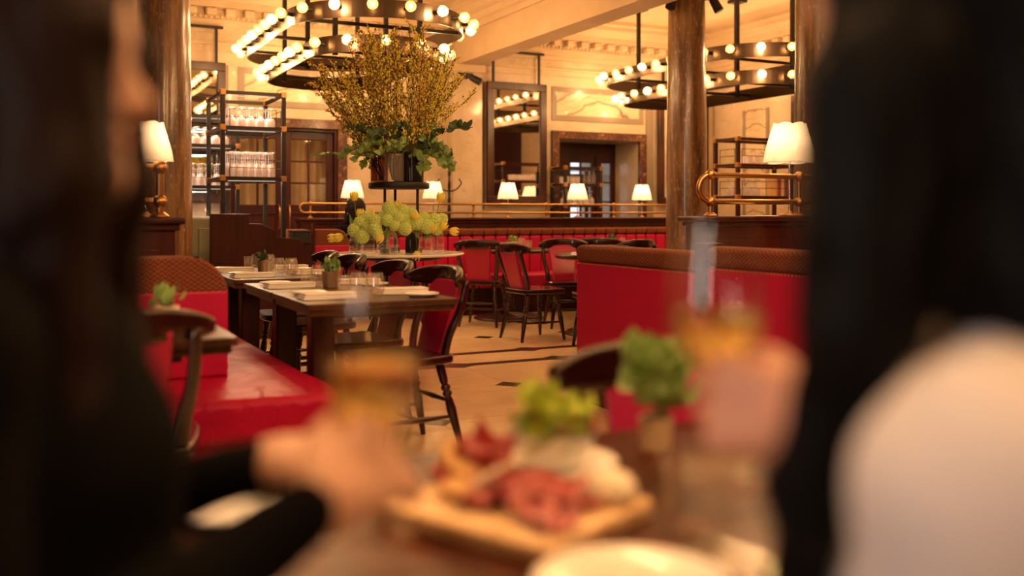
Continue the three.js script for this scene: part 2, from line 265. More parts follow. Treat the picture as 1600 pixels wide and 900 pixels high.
// marble wall panels with taupe borders
function wallPanel(n, u0, u1, y0, y1, mat = M.vein) {
  const g = structGroup('trim_' + n), w = 0.075, f = V1 - 0.012, p = B(u0 + w, u1 - w, y0 + w, y1 - w, V1 - 0.006, V1);
  const uv = p.attributes.uv, pos = p.attributes.position; for (let i = 0; i < uv.count; i++) uv.setXY(i, (pos.getX(i) - u0) / (u1 - u0), (pos.getY(i) - y0) / (u1 - u0));
  mesh('marble_panel', p, mat, g);
  for (const [a, b, c, d] of [[u0, u1, y1 - w, y1], [u0, u1, y0, y0 + w], [u0, u0 + w, y0 + w, y1 - w], [u1 - w, u1, y0 + w, y1 - w]]) mesh('border_strip', B(a, b, c, d, f, V1), M.taupe, g);
}
wallPanel(8, 6.30, 7.79, 2.41, 2.87); wallPanel(9, 2.14, 3.5, 2.40, 2.85);
struct('trim_10', B(5.19, 5.29, 1.2, 2.87, V1 - 0.02, V1), M.taupe);
struct('trim_11', B(1.98, 2.03, 1.2, 2.86, V1 - 0.02, V1), M.taupe);
struct('trim_12', B(7.83, 7.95, 0.9, 2.87, V1 - 0.02, V1), M.taupe);
{ const g = structGroup('trim_13'); mesh('marble_panel', B(U1 - 0.008, U1, 1.1, 2.6, 10.24, 10.66), M.vein, g); for (const v of [10.18, 10.66]) mesh('border_strip', B(U1 - 0.014, U1, 1.1, 2.6, v, v + 0.06), M.taupe, g); }
// baseboard along the back wall
struct('baseboard_back', join([B(U0, 1.93, 0, 0.2, V1 - 0.02, V1), B(3.47, 6.28, 0, 0.2, V1 - 0.02, V1), B(7.83, U1, 0, 0.2, V1 - 0.02, V1)]), M.brownMarble);
// door surrounds
function surround(n, [a, b], w) { const g = structGroup('trim_' + n); mesh('surround_side', B(a - w, a, 0, DH, V1 - 0.05, V1 + 0.02, 0.008), M.brownMarble, g); mesh('surround_side', B(b, b + w, 0, DH, V1 - 0.05, V1 + 0.02, 0.008), M.brownMarble, g); mesh('surround_head', B(a - w, b + w, DH, DH + w, V1 - 0.05, V1 + 0.02, 0.008), M.brownMarble, g); }
surround(14, D1, 0.115); surround(15, D2, 0.11);
// glazed leaf: u0..u1, y 0..h, at v; rows x cols panes above a solid panel
function leaf(g, u0, u1, h, v, cols, rows, y0, handleU) {
  const s = 0.085, t = 0.045, top = h - 0.1;
  const fr = (a, b, c, d) => mesh('door_rail', B(a, b, c, d, v, v + t, 0.006), M.mahogany, g);
  fr(u0, u0 + s, 0, h); fr(u1 - s, u1, 0, h); fr(u0 + s, u1 - s, top, h); fr(u0 + s, u1 - s, 0, 0.22); fr(u0 + s, u1 - s, y0 - 0.12, y0);
  mesh('door_panel', B(u0 + s, u1 - s, 0.22, y0 - 0.12, v + 0.015, v + 0.03), M.mahogany, g);
  const w = (u1 - u0 - 2 * s) / cols, ph = (top - y0) / rows;
  for (let i = 1; i < cols; i++) mesh('glazing_bar', B(u0 + s + w * i - 0.011, u0 + s + w * i + 0.011, y0, top, v + 0.005, v + t - 0.005), M.mahogany, g);
  for (let j = 1; j < rows; j++) mesh('glazing_bar', B(u0 + s, u1 - s, y0 + ph * j - 0.011, y0 + ph * j + 0.011, v + 0.007, v + t - 0.007), M.mahogany, g);
  for (let i = 0; i < cols; i++) for (let j = 0; j < rows; j++) mesh('door_pane', B(u0 + s + w * i + 0.004, u0 + s + w * (i + 1) - 0.004, y0 + ph * j + 0.004, y0 + ph * (j + 1) - 0.004, v + 0.018, v + 0.024), M.glass, g);
  if (handleU !== undefined) mesh('door_handle', tube([W(handleU, 0.95, v), W(handleU, 0.98, v - 0.05), W(handleU, 1.1, v - 0.065), W(handleU, 1.22, v - 0.05), W(handleU, 1.25, v)], 0.011, 24, 8), M.brass, g);
}
{
  const g = structGroup('door_1'), v = V1 + 0.06, mid = (D1[0] + D1[1]) / 2;
  leaf(g, D1[0] + 0.03, mid - 0.004, DH - 0.03, v, 2, 3, 1.25, mid - 0.06); leaf(g, mid + 0.004, D1[1] - 0.03, DH - 0.03, v, 2, 3, 1.25, mid + 0.06);
  mesh('door_frame', join([B(D1[0], D1[0] + 0.03, 0, DH, V1, V1 + 0.14), B(D1[1] - 0.03, D1[1], 0, DH, V1, V1 + 0.14), B(D1[0] + 0.03, D1[1] - 0.03, DH - 0.03, DH, V1, V1 + 0.14)]), M.mahogany, g);
  // lobby behind the leaves, with a drawn curtain
  mesh('lobby_wall', join([B(1.6, 1.75, 0, 2.6, V1 + 0.3, V1 + 1.6), B(3.6, 3.75, 0, 2.6, V1 + 0.3, V1 + 1.6), B(1.6, 3.75, 0, 2.6, V1 + 1.5, V1 + 1.6), B(1.6, 3.75, 2.5, 2.6, V1 + 0.3, V1 + 1.6)]), M.plaster, g);
  const c = new THREE.PlaneGeometry(1.7, 2.3, 120, 1), p = c.attributes.position; for (let i = 0; i < p.count; i++) { const x = p.getX(i); p.setZ(i, 0.045 * Math.sin(x * 31) + 0.02 * Math.sin(x * 13.7)); } c.computeVertexNormals();
  mesh('door_curtain', c.translate(2.68, 1.2, -(V1 + 0.42)), M.curtain, g);
  const lamp = mesh('lobby_lamp', ball(0.09, 2.68, 2.35, -(V1 + 0.95)), M.shadeBulb, g), l = new THREE.PointLight(BULB, 0.6); l.position.set(2.68, 2.35, -(V1 + 0.95)); l.castShadow = true; l.shadow.radius = 4; l.name = 'lobby_light'; g.add(l);
}
{
  const g = structGroup('door_2'), v = 12.0;
  mesh('lobby_wall', join([B(D2[0] - 0.2, D2[0], 0, 2.4, V1 + 0.3, 13.0), B(D2[1], D2[1] + 0.2, 0, 2.4, V1 + 0.3, 13.0), B(D2[0], D2[1], DH, DH + 0.24, V1 + 0.3, 13.0)]), M.wall, g);
  mesh('door_head', B(D2[0], D2[1], 1.98, DH, v, v + 0.08), M.mahogany, g);
  const mid = 6.86; leaf(g, D2[0], mid, 1.98, v, 2, 4, 0.75); leaf(g, mid, 7.38, 1.98, v, 2, 4, 0.75); leaf(g, 7.38, D2[1], 1.98, v, 1, 4, 0.75);
  mesh('door_post', B(7.36, 7.42, 0, 1.98, v - 0.03, v + 0.06), M.mahogany, g);
  mesh('street_canopy', B(D2[0] - 0.6, D2[1] + 0.9, 1.62, 1.75, 12.7, 14.6, 0.02), M.awning, g);
  mesh('street_kerb', B(D2[0] - 1.6, D2[1] + 2.2, -0.3, 0.72, 14.6, 15.2), M.awning, g);
}
// ------------------------------------------------------------------ columns
function column(u, v, r, label) {
  const t = thing('column', label, 'column', W(u, 0, v), 0, 'faux marble columns');
  const sh = lathe(Array.from({ length: 25 }, (_, i) => { const y = 0.3 + i / 24 * 2.98; return [r * (1.06 - 0.13 * Math.pow(i / 24, 1.7)), y]; }), 40);
  const uv = sh.attributes.uv; for (let i = 0; i < uv.count; i++) uv.setXY(i, uv.getX(i) * 2, uv.getY(i) * 2.2);
  mesh('shaft', sh, M.column, t);
  mesh('base', lathe([[0, 0], [r * 1.32, 0], [r * 1.32, 0.1], [r * 1.22, 0.13], [r * 1.28, 0.18], [r * 1.15, 0.24], [r * 1.06, 0.3], [0, 0.3]], 40), M.column, t);
  mesh('capital', lathe([[0, 3.28], [r * 0.93, 3.28], [r * 1.1, 3.31], [r * 1.1, 3.34], [r * 0.98, 3.36], [r * 1.0, 3.46], [r * 1.3, 3.56], [r * 1.4, 3.6], [r * 1.4, CEIL], [0, CEIL]], 40), M.column, t);
  return t;
}
column(5.856, 7.805, 0.195, 'brown veined column standing beyond the curved brass rail');
column(5.545, 5.66, 0.2, 'brown veined column behind the large pleated lamp');
column(0.909, 7.82, 0.2, 'brown column between the dark-haired diner and the glass shelving');
// spotlights
function spot(name, label, at, dir) {
  const t = thing('spotlight', label, 'spotlight', at);
  const d = dir.clone().normalize(); const a = V3(0, 0, 0).addScaledVector(d, -0.02), b = V3(0, 0, 0).addScaledVector(d, 0.12);
  mesh('housing', rod(a, b, 0.042, 18, 0.05), M.black, t); mesh('lens', rod(b, b.clone().addScaledVector(d, 0.004), 0.043, 18), M.iron, t);
  return t;
}
{ const s = spot('s', 'black spotlight bracketed to the pilaster under the ceiling beam', W(4.98, 2.86, 11.08), V3(0.7, -0.5, 0.6)); mesh('bracket', rod(V3(0, 0.02, 0), V3(-0.02, 0.02, -0.17), 0.018), M.black, s); mesh('bracket_arm', bx(0.2, 0.05, 0.05, -0.1, 0.03, 0), M.black, s); }
for (const [du, dv, l] of [[-0.24, -0.1, 'black spotlight on the chandelier side of the column head'], [0.2, -0.17, 'black spotlight on the lamp side of the column head']]) { const s = spot('s', l, W(5.856 + du, 3.26, 7.805 + dv), V3(du, -0.5, -dv)); mesh('bracket', rod(V3(0, 0.02, 0), V3(-du * 0.6, 0.02, dv * 0.6), 0.015), M.black, s); }
// ------------------------------------------------------------------ chandeliers
const globeGeo = (() => { const pts = []; for (let i = 0; i <= 14; i++) { const a = -Math.PI / 2 + i / 14 * (Math.PI * 0.93); pts.push([Math.max(0.0001, Math.cos(a) * 0.047), Math.sin(a) * 0.047]); } pts.push([0.014, 0.05], [0.013, 0.062]); const g = lathe(pts, 20); g.rotateX(Math.PI); g.translate(0, 0.062, 0); return g; })();
const coreGeo = new THREE.SphereGeometry(0.017, 10, 8).translate(0, 0.062, 0);
const socketGeo = new THREE.CylinderGeometry(0.016, 0.018, 0.055, 12).translate(0, -0.02, 0);
function stadium(R, L, n = 28) { const p = []; for (let i = 0; i <= n; i++) { const a = i / n * Math.PI; p.push([Math.cos(a) * R, L / 2 + Math.sin(a) * R]); } for (let i = 0; i <= n; i++) { const a = Math.PI + i / n * Math.PI; p.push([Math.cos(a) * R, -L / 2 + Math.sin(a) * R]); } return p; }
function band(R, L, y, h) { const th = 0.014, s = new THREE.Shape(stadium(R, L).map(([x, z]) => new THREE.Vector2(x, z))); s.holes.push(new THREE.Path(stadium(R - th, L).map(([x, z]) => new THREE.Vector2(x, z)))); const g = new THREE.ExtrudeGeometry(s, { depth: h, bevelEnabled: false, curveSegments: 4 }); g.rotateX(-Math.PI / 2); g.translate(0, y, 0); return muv(g); }
function alongStadium(R, L, s) { // point and outward normal at arc length s
  const P = 2 * L + 2 * Math.PI * R; s = ((s % P) + P) % P;
  if (s < L) return [[R, -L / 2 + s], [1, 0]]; s -= L;
  if (s < Math.PI * R) { const a = s / R; return [[Math.cos(a) * R, L / 2 + Math.sin(a) * R], [Math.cos(a), Math.sin(a)]]; } s -= Math.PI * R;
  if (s < L) return [[-R, L / 2 - s], [-1, 0]]; s -= L;
  const a = Math.PI + s / R; return [[Math.cos(a) * R, -L / 2 + Math.sin(a) * R], [Math.cos(a), Math.sin(a)]];
}
const RINGS = [[0.80, 1.7, 2.78, 30], [0.60, 1.62, 2.53, 25]];
function chandelier(u, v, label, seen = true) {
  const t = thing('chandelier', label, 'chandelier', W(u, 0, v), 0, 'stadium-shaped bulb chandeliers');
  RINGS.forEach(([R, L, y, n], ri) => {
    mesh('ring', band(R, L, y, 0.15), M.bronze, t);
    const P = 2 * L + 2 * Math.PI * R;
    for (let k = 0; k < n; k++) {
      const [[x, z], [nx, nz]] = alongStadium(R, L, (k + 0.5) / n * P);
      const b = new THREE.Group(); b.name = 'bulb'; b.position.set(x + nx * 0.045, y + 0.085, z + nz * 0.045); b.quaternion.setFromUnitVectors(V3(0, 1, 0), V3(nx, 0, nz)); t.add(b);
      mesh('globe', globeGeo, M.globe, b); mesh('filament', coreGeo, M.core, b); mesh('socket', socketGeo, M.iron, b);
      if (k % 3 === ri) { const l = new THREE.PointLight(BULB, BULB_CD); l.position.set(0, 0.062, 0); l.name = 'bulb_light'; l.castShadow = true; l.shadow.radius = 0.8; b.add(l); }
    }
    for (const z of [-0.95, 0, 0.95]) mesh('crossbar', bx(2 * R - 0.03, 0.03, 0.03, 0, y + 0.06, z * (ri ? 0.98 : 1)), M.iron, t);
  });
  for (const x of [-0.4, 0.4]) for (const z of [-0.95, 0, 0.95]) { const r = mesh('hanging_rod', bx(0.04, CEIL - 2.55, 0.04, x, (CEIL + 2.55) / 2, z), M.iron, t); mesh('ceiling_plate', bx(0.17, 0.035, 0.17, x, CEIL - 0.018, z), M.iron, r); }
  return t;
}
chandelier(2.8, 9.25, 'two-tier oval bronze chandelier hanging above the flower table');
chandelier(7.3, 9.25, 'two-tier oval bronze chandelier partly hidden behind the brown columns');
chandelier(1.0, 0.9, 'two-tier oval bronze chandelier over the diners, mirrored in the hung mirrors');
chandelier(4.3, 2.9, 'two-tier oval bronze chandelier over the booths, mirrored in the hung mirrors');
// ------------------------------------------------------------------ hung mirrors
function hungMirror(u0, u1, label) {
  const t = thing('mirror', label, 'mirror', W(u0, 1.28, V1 - 0.09)), w = u1 - u0, h = 1.586, f = 0.095;
  mesh('glass', bx(w - 2 * f + 0.02, h - 2 * f + 0.02, 0.008, w / 2, h / 2, 0), M.mirror, t);
  for (const [a, b, c, d] of [[w, f, w / 2, f / 2], [w, f, w / 2, h - f / 2], [f, h - 2 * f, f / 2, h / 2], [f, h - 2 * f, w - f / 2, h / 2]]) mesh('frame_side', bx(a, b, 0.05, c, d, 0.012, 0.008), M.oak, t);
  mesh('backing', bx(w - 0.04, h - 0.04, 0.03, w / 2, h / 2, -0.035), M.oak, t);
  for (const x of [0.1, w - 0.1]) mesh('hanging_rod', bx(0.03, 0.42, 0.025, x, h + 0.2, -0.01), M.iron, t);
  mesh('ceiling_bar', bx(w - 0.05, 0.03, 0.03, w / 2, h + 0.405, -0.01), M.iron, t);
  return t;
}
hungMirror(5.285, 6.163, 'tall oak framed mirror hung on rods beside the open doorway');
hungMirror(1.10, 1.983, 'tall framed mirror behind the glass shelving next to the column');
hungMirror(7.98, 8.86, 'tall framed mirror past the doorway, half hidden by the column');
{ const t = thing('mirror', 'dark framed mirror on the side wall beyond the low shelving', 'mirror', W(U1 - 0.03, 1.0, 9.2), -Math.PI / 2); mesh('glass', bx(0.85, 1.7, 0.01, 0, 0.85, 0), M.mirror, t); for (const [a, b, c, d] of [[1.0, 0.08, 0, 0.04], [1.0, 0.08, 0, 1.66], [0.08, 1.54, -0.46, 0.85], [0.08, 1.54, 0.46, 0.85]]) mesh('frame_side', bx(a, b, 0.05, c, d, 0.005, 0.008), M.mahogany, t); }
// ------------------------------------------------------------------ pleated lamps, brass rails, partitions
const shadeGeo = (() => {
  const n = 72, rows = 6, pos = [], idx = [];
  for (let i = 0; i <= rows; i++) { const f = i / rows; for (let k = 0; k <= n; k++) { const a = k / n * Math.PI * 2, lobe = Math.abs(Math.sin(a * 3 + 0.5)), r = (0.132 - 0.05 * Math.pow(f, 1.25)) * (0.80 + 0.21 * Math.pow(lobe, 0.5)); pos.push(Math.cos(a) * r, f * 0.19 + (i === rows ? 0.008 * lobe : i === 0 ? -0.006 * lobe : 0), Math.sin(a) * r); } }
  for (let i = 0; i < rows; i++) for (let k = 0; k < n; k++) { const a = i * (n + 1) + k, b = a + 1, c = a + n + 1, d = c + 1; idx.push(a, c, b, b, c, d); }
  const g = new THREE.BufferGeometry(); g.setAttribute('position', new THREE.Float32BufferAttribute(pos, 3)); g.setIndex(idx); g.computeVertexNormals(); return g;
})();
const hemGeo = (() => { const p = []; for (let k = 0; k < 72; k++) { const a = k / 72 * Math.PI * 2, lobe = Math.abs(Math.sin(a * 3 + 0.5)), r = 0.132 * (0.80 + 0.21 * Math.pow(lobe, 0.5)); p.push(V3(Math.cos(a) * r, -0.006 * lobe, Math.sin(a) * r)); } return tube(p, 0.0022, 72, 5, true); })();
function pleatedLamp(label, u, y, v, shadeY, s = 1) {
  const t = thing('table_lamp', label, 'lamp', W(u, y, v), 0, 'pleated lamps on the brass rails'), sy = shadeY - y;
  mesh('lamp_foot', lathe([[0, 0], [0.05, 0], [0.05, 0.008], [0.018, 0.018], [0.009, 0.03], [0, 0.03]], 20).scale(s, s, s), M.brass, t);
  mesh('stem', rod(V3(0, 0.015, 0), V3(0, sy + 0.09 * s, 0), 0.0065 * s), M.chrome, t);
  const sh = mesh('lamp_shade', shadeGeo, M.shade, t); sh.position.y = sy; sh.scale.setScalar(s); sh.rotation.y = u * 2.3; mesh('hem', hemGeo, M.linen, sh);
  mesh('bulb', ball(0.022 * s, 0, sy + 0.1 * s, 0), M.shadeBulb, t);
  const l = new THREE.PointLight(BULB.clone().lerp(new THREE.Color(1, 1, 1), 0.18), SHADE_CD * s * s); l.position.set(0, sy + 0.1 * s, 0); l.castShadow = true; l.shadow.radius = 1; l.name = 'lamp_light'; t.add(l);
  return t;
}
function brassRail(label, u0, u1, v, y, y1, y2, r, posts, loop) {   // two tubes, ball joints, U-shaped end at u0 (loop -1) or u1 (loop +1)
  const t = thing('brass_rail', label, 'railing', W(0, 0, v));
  mesh('upper_tube', rod(V3(u0, y2, 0), V3(u1, y2, 0), r, 14), M.brass, t); mesh('lower_tube', rod(V3(u0, y1, 0), V3(u1, y1, 0), r, 14), M.brass, t);
  if (loop) { const e = loop < 0 ? u0 : u1, h = (y2 - y1) / 2, p = []; for (let i = 0; i <= 14; i++) { const a = Math.PI / 2 - i / 14 * Math.PI; p.push(V3(e + loop * Math.cos(a) * h * 1.05, (y1 + y2) / 2 + Math.sin(a) * h, 0)); } mesh('end_loop', tube(p, r, 30, 14), M.brass, t); }
  for (const u of posts) { const q = mesh('post', rod(V3(u, y, 0), V3(u, y2, 0), r * 1.05, 12), M.brass, t); for (const h of [y1, y2]) mesh('ball_joint', ball(r * 2.0, u, h, 0), M.brass, q); mesh('post_flange', lathe([[0, 0], [r * 2.4, 0], [r * 2.4, r * 0.5], [r * 1.2, r * 1.4], [0, r * 1.4]], 16).translate(u, y, 0), M.brass, q); }
  return t;
}
function partition(label, u0, u1, v0, v1, h, over = 0.035) {
  const t = thing('wood_partition', label, 'partition', W(0, 0, 0)), c = 0.035;
  mesh('core', B(u0, u1, 0, h - c, v0, v1), M.mahogany, t);
  mesh('cap', B(u0 - over, u1 + over, h - c, h, v0 - over, v1 + over, 0.012), M.mahogany, t);
  mesh('cap_moulding', B(u0 - over * 0.45, u1 + over * 0.45, h - c - 0.03, h - c, v0 - over * 0.45, v1 + over * 0.45, 0.006), M.mahogany, t);
  mesh('plinth', B(u0 - 0.012, u1 + 0.012, 0, 0.14, v0 - 0.012, v1 + 0.012, 0.004), M.mahogany, t);
  const n = Math.max(1, Math.round((u1 - u0) / 0.8)), w = (u1 - u0) / n;
  for (let k = 0; k < n; k++) mesh('raised_panel', B(u0 + w * k + 0.07, u0 + w * (k + 1) - 0.07, 0.22, h - 0.16, v0 - 0.012, v0, 0.004), M.mahogany, t);
  return t;
}
// far partition in front of the back wall
partition('long low mahogany partition behind the far red banquette', 2.66, 8.4, 10.5, 10.7, 1.095, 0.03);
brassRail('thin brass rail along the far partition below the wall mirrors', 2.72, 8.4, 10.6, 1.095, 1.155, 1.258, 0.013, [2.78, 3.78, 4.78, 5.78, 6.78, 7.75], -1);
[[3.284, 'pleated lamp half behind the yellow tulips, next to the glazed door'], [4.281, 'pleated lamp just past the black flower stand'], [5.274, 'pleated lamp in front of the oak framed mirror'], [6.271, 'pleated lamp before the open doorway shelving'], [7.264, 'pleated lamp beside the doorway jamb']].forEach(([u, l]) => pleatedLamp(l, u, 1.095, 10.66, 1.33));
// right booth partition
partition('mahogany booth partition carrying the curved brass rail', 4.03, 7.6, 5.14, 5.38, 1.128, 0.045);
brassRail('thick aged brass rail with rounded end above the booth partition', 4.145, 7.5, 5.26, 1.128, 1.229, 1.412, 0.019, [4.145, 4.94, 5.9, 6.8], -1);
pleatedLamp('large pleated lamp lit beside the brown column and black hair', 4.935, 1.128, 5.35, 1.525, 1.42);
{ const g = bx(0.2, 0.006, 0.15, 0, 0, 0); const m = solo('menu_card', 'white menu card lying on the booth partition cap', 'menu', g, M.paper); m.position.copy(W(4.49, 1.1325, 5.17)); m.rotation.set(0.0, 0.15, 0); }
// left booth partition
partition('mahogany booth partition end beside the veined column and lamp', -1.6, 0.645, 5.08, 5.32, 1.128, 0.045);
brassRail('brass rail with ball joints behind the diner in black', -1.6, 0.586, 5.2, 1.128, 1.209, 1.383, 0.019, [0.586, -0.3, -1.2], 0);
pleatedLamp('pleated lamp glowing beside the profile of the diner in black', 0.53, 1.128, 5.29, 1.425, 1.0);
// ------------------------------------------------------------------ banquettes
function padGeo(w, h, d, x, y, z, r = 0.04) { return bx(w, h, d, x, y, z, r); }
// far banquette: channelled back with fabric head roll
{
  const t = thing('banquette', 'long red channelled banquette under the far partition', 'banquette', W(0, 0, 0)), u0 = 3.55, u1 = 8.3, n = 31, w = (u1 - u0) / n;
  for (let k = 0; k < n; k++) { const c = mesh('back_channel', B(u0 + w * k + 0.002, u0 + w * (k + 1) - 0.002, 0.42, 0.885, 10.28, 10.44, 0.03), M.leather, t); mesh('head_roll', B(u0 + w * k + 0.002, u0 + w * (k + 1) - 0.002, 0.885, 0.968, 10.27, 10.44, 0.03), M.fabric, c); }
  for (let k = 0; k < 5; k++) mesh('seat_cushion', B(u0 + k * 0.95 + 0.004, u0 + (k + 1) * 0.95 - 0.004, 0.3, 0.45, 9.8, 10.28, 0.03), M.leather, t);
  mesh('seat_base', B(u0, u1, 0, 0.3, 9.86, 10.44), M.mahogany, t);
}
// booth ends by the glazed door
function boothBack(label, u0, u1, h, v, d, r, bandH, y0 = 0) {
  const t = thing('booth_back', label, 'banquette', W(0, 0, v));
  // leather below, patterned fabric band above: split at h - bandH
  const cutAt = h - bandH, part = (keepTop) => { const s = new THREE.Shape(); if (keepTop) { s.moveTo(u0, cutAt + 0.001); s.lineTo(u1 - (r * 1.6 > bandH ? 0 : 0), cutAt + 0.001); s.lineTo(u1, Math.max(cutAt + 0.001, h - r * 1.6)); s.bezierCurveTo(u1 - r * 0.1, h - r * 0.5, u1 - r * 0.5, h, u1 - r * 1.2, h); s.lineTo(u0, h); } else { s.moveTo(u0, y0); s.lineTo(u1, y0); s.lineTo(u1, cutAt - 0.001); s.lineTo(u0, cutAt - 0.001); } const g = new THREE.ExtrudeGeometry(s, { depth: d, bevelEnabled: true, bevelSize: keepTop ? 0.012 : 0.0119, bevelThickness: 0.015, bevelSegments: 2 }); g.translate(0, keepTop ? 0.012 : 0, -d); return muv(g); };
  mesh('leather_back', part(false), M.leather, t); mesh('fabric_band', part(true), M.fabric, t);
  return t;
}
boothBack('narrow red booth back with brown top beside the black box', 2.21, 2.41, 0.97, 9.22, 0.09, 0.03, 0.14);
boothBack('red booth back with rounded brown top by the glazed door', 2.465, 2.79, 0.97, 9.2, 0.09, 0.1, 0.14);
solo('wooden_post', 'slim mahogany post between the two red booth backs', 'post', B(2.426, 2.448, 0, 1.05, 9.16, 9.2), M.mahogany);
{ const t = thing('black_box', 'small black box on the ledge by the booth backs', 'box', W(2.265, 0.86, 8.99)); mesh('box_body', bx(0.17, 0.11, 0.13, 0, 0.055, 0, 0.01), M.black, t); mesh('box_lid', bx(0.178, 0.02, 0.138, 0, 0.118, 0, 0.006), M.black, t); mesh('ledge', bx(0.18, 0.86, 0.14, 0, -0.431, 0), M.mahogany, t); }
// right booth: two high backs in line along u = 3.0
function sideBack(label, v0, v1, h, bandH) {
  const t = thing('booth_back', label, 'banquette', W(3.0, 0, (v0 + v1) / 2)), L = v1 - v0, d = 0.13;
  mesh('leather_back', bx(d, h - bandH - 0.12, L, d / 2, 0.12 + (h - bandH - 0.12) / 2, 0, 0.02), M.cloth, t);
  mesh('fabric_band', bx(d + 0.012, bandH, L + 0.006, d / 2, h - bandH / 2, 0, 0.035), M.fabric, t);
  mesh('plinth', bx(d - 0.03, 0.12, L - 0.03, d / 2, 0.06, 0), M.mahogany, t);
  const st = []; for (let y = 0.16; y < h - bandH; y += 0.022) for (const s of [-1, 1]) st.push(new THREE.OctahedronGeometry(0.0055).translate(0.004, y, s * (L / 2 - 0.016)));
  for (let z = -L / 2 + 0.03; z < L / 2 - 0.03; z += 0.022) st.push(new THREE.OctahedronGeometry(0.0055).translate(0.0, h - bandH - 0.006, z));
  stuff(mesh('stud_trim', join(st), M.brass, t));
  mesh('seat_cushion', bx(0.46, 0.16, L - 0.02, d + 0.24, 0.40, 0, 0.035), M.leather, t); mesh('seat_base', bx(0.42, 0.32, L - 0.04, d + 0.215, 0.16, 0), M.mahogany, t);
  return t;
}
sideBack('tall red booth back with patterned brown top rail beside the dining chairs', 3.96, 5.12, 0.955, 0.105);
sideBack('tall red booth back seen through the held wine glass', 2.1, 3.84, 0.985, 0.105);
solo('wooden_post', 'dark wooden post between the two tall red booth backs', 'post', B(3.005, 3.12, 0, 1.0, 3.85, 3.945, 0.008), M.mahogany);
// left booth: bench and divider back
{
  const t = thing('banquette', 'red leather bench along the laid tables, seat front in view', 'banquette', W(0, 0, 0));
  const pts = []; const s = new THREE.Shape(); s.moveTo(-0.9, 3.6); s.lineTo(0.97, 3.6); s.bezierCurveTo(1.06, 3.62, 1.05, 3.8, 1.02, 4.1); s.lineTo(1.0, 5.4); s.bezierCurveTo(1.0, 5.9, 1.06, 6.2, 1.06, 6.7); s.lineTo(0.8, 7.0); s.lineTo(0.76, 4.95); s.lineTo(-0.9, 4.95); s.lineTo(-0.9, 3.6);
  const cushion = new THREE.ExtrudeGeometry(s, { depth: 0.09, bevelEnabled: true, bevelSize: 0.04, bevelThickness: 0.04, bevelSegments: 5, curveSegments: 16 }); cushion.rotateX(-Math.PI / 2); cushion.translate(0, 0.34, 0);
  mesh('seat_cushion', muv(cushion), M.seatLeather, t);
  const base = new THREE.ExtrudeGeometry(s, { depth: 0.3, bevelEnabled: false, curveSegments: 16 }); base.rotateX(-Math.PI / 2); mesh('seat_base', muv(base), M.cloth, t);
}
boothBack('red booth divider with rounded patterned top behind the diner in black', 0.27, 0.72, 0.945, 4.12, 0.2, 0.13, 0.125, 0.482);
boothBack('red booth divider panel with patterned top, mostly behind the diner', -0.9, 0.238, 0.945, 4.12, 0.2, 0.02, 0.125, 0.482);
// ------------------------------------------------------------------ dining chairs
const leg = (() => lathe([[0, 0], [0.013, 0], [0.016, 0.06], [0.021, 0.15], [0.024, 0.2], [0.02, 0.245], [0.015, 0.262], [0.023, 0.272], [0.023, 0.284], [0.015, 0.292], [0.023, 0.302], [0.023, 0.314], [0.015, 0.322], [0.021, 0.34], [0.023, 0.39], [0.018, 0.44], [0, 0.44]], 14))();
function turned(a, b, k = 1) { const d = b.clone().sub(a), L = d.length(), g = leg.clone(); g.scale(k, L / 0.44, k); g.applyQuaternion(new THREE.Quaternion().setFromUnitVectors(V3(0, 1, 0), d.clone().normalize())); g.translate(a.x, a.y, a.z); return g; }
const spindle = (a, b) => { const d = b.clone().sub(a), L = d.length(), g = lathe([[0, 0], [0.008, 0], [0.011, L * 0.3], [0.015, L * 0.5], [0.011, L * 0.7], [0.008, L], [0, L]], 10); g.applyQuaternion(new THREE.Quaternion().setFromUnitVectors(V3(0, 1, 0), d.clone().normalize())); g.translate(a.x, a.y, a.z); return g; };
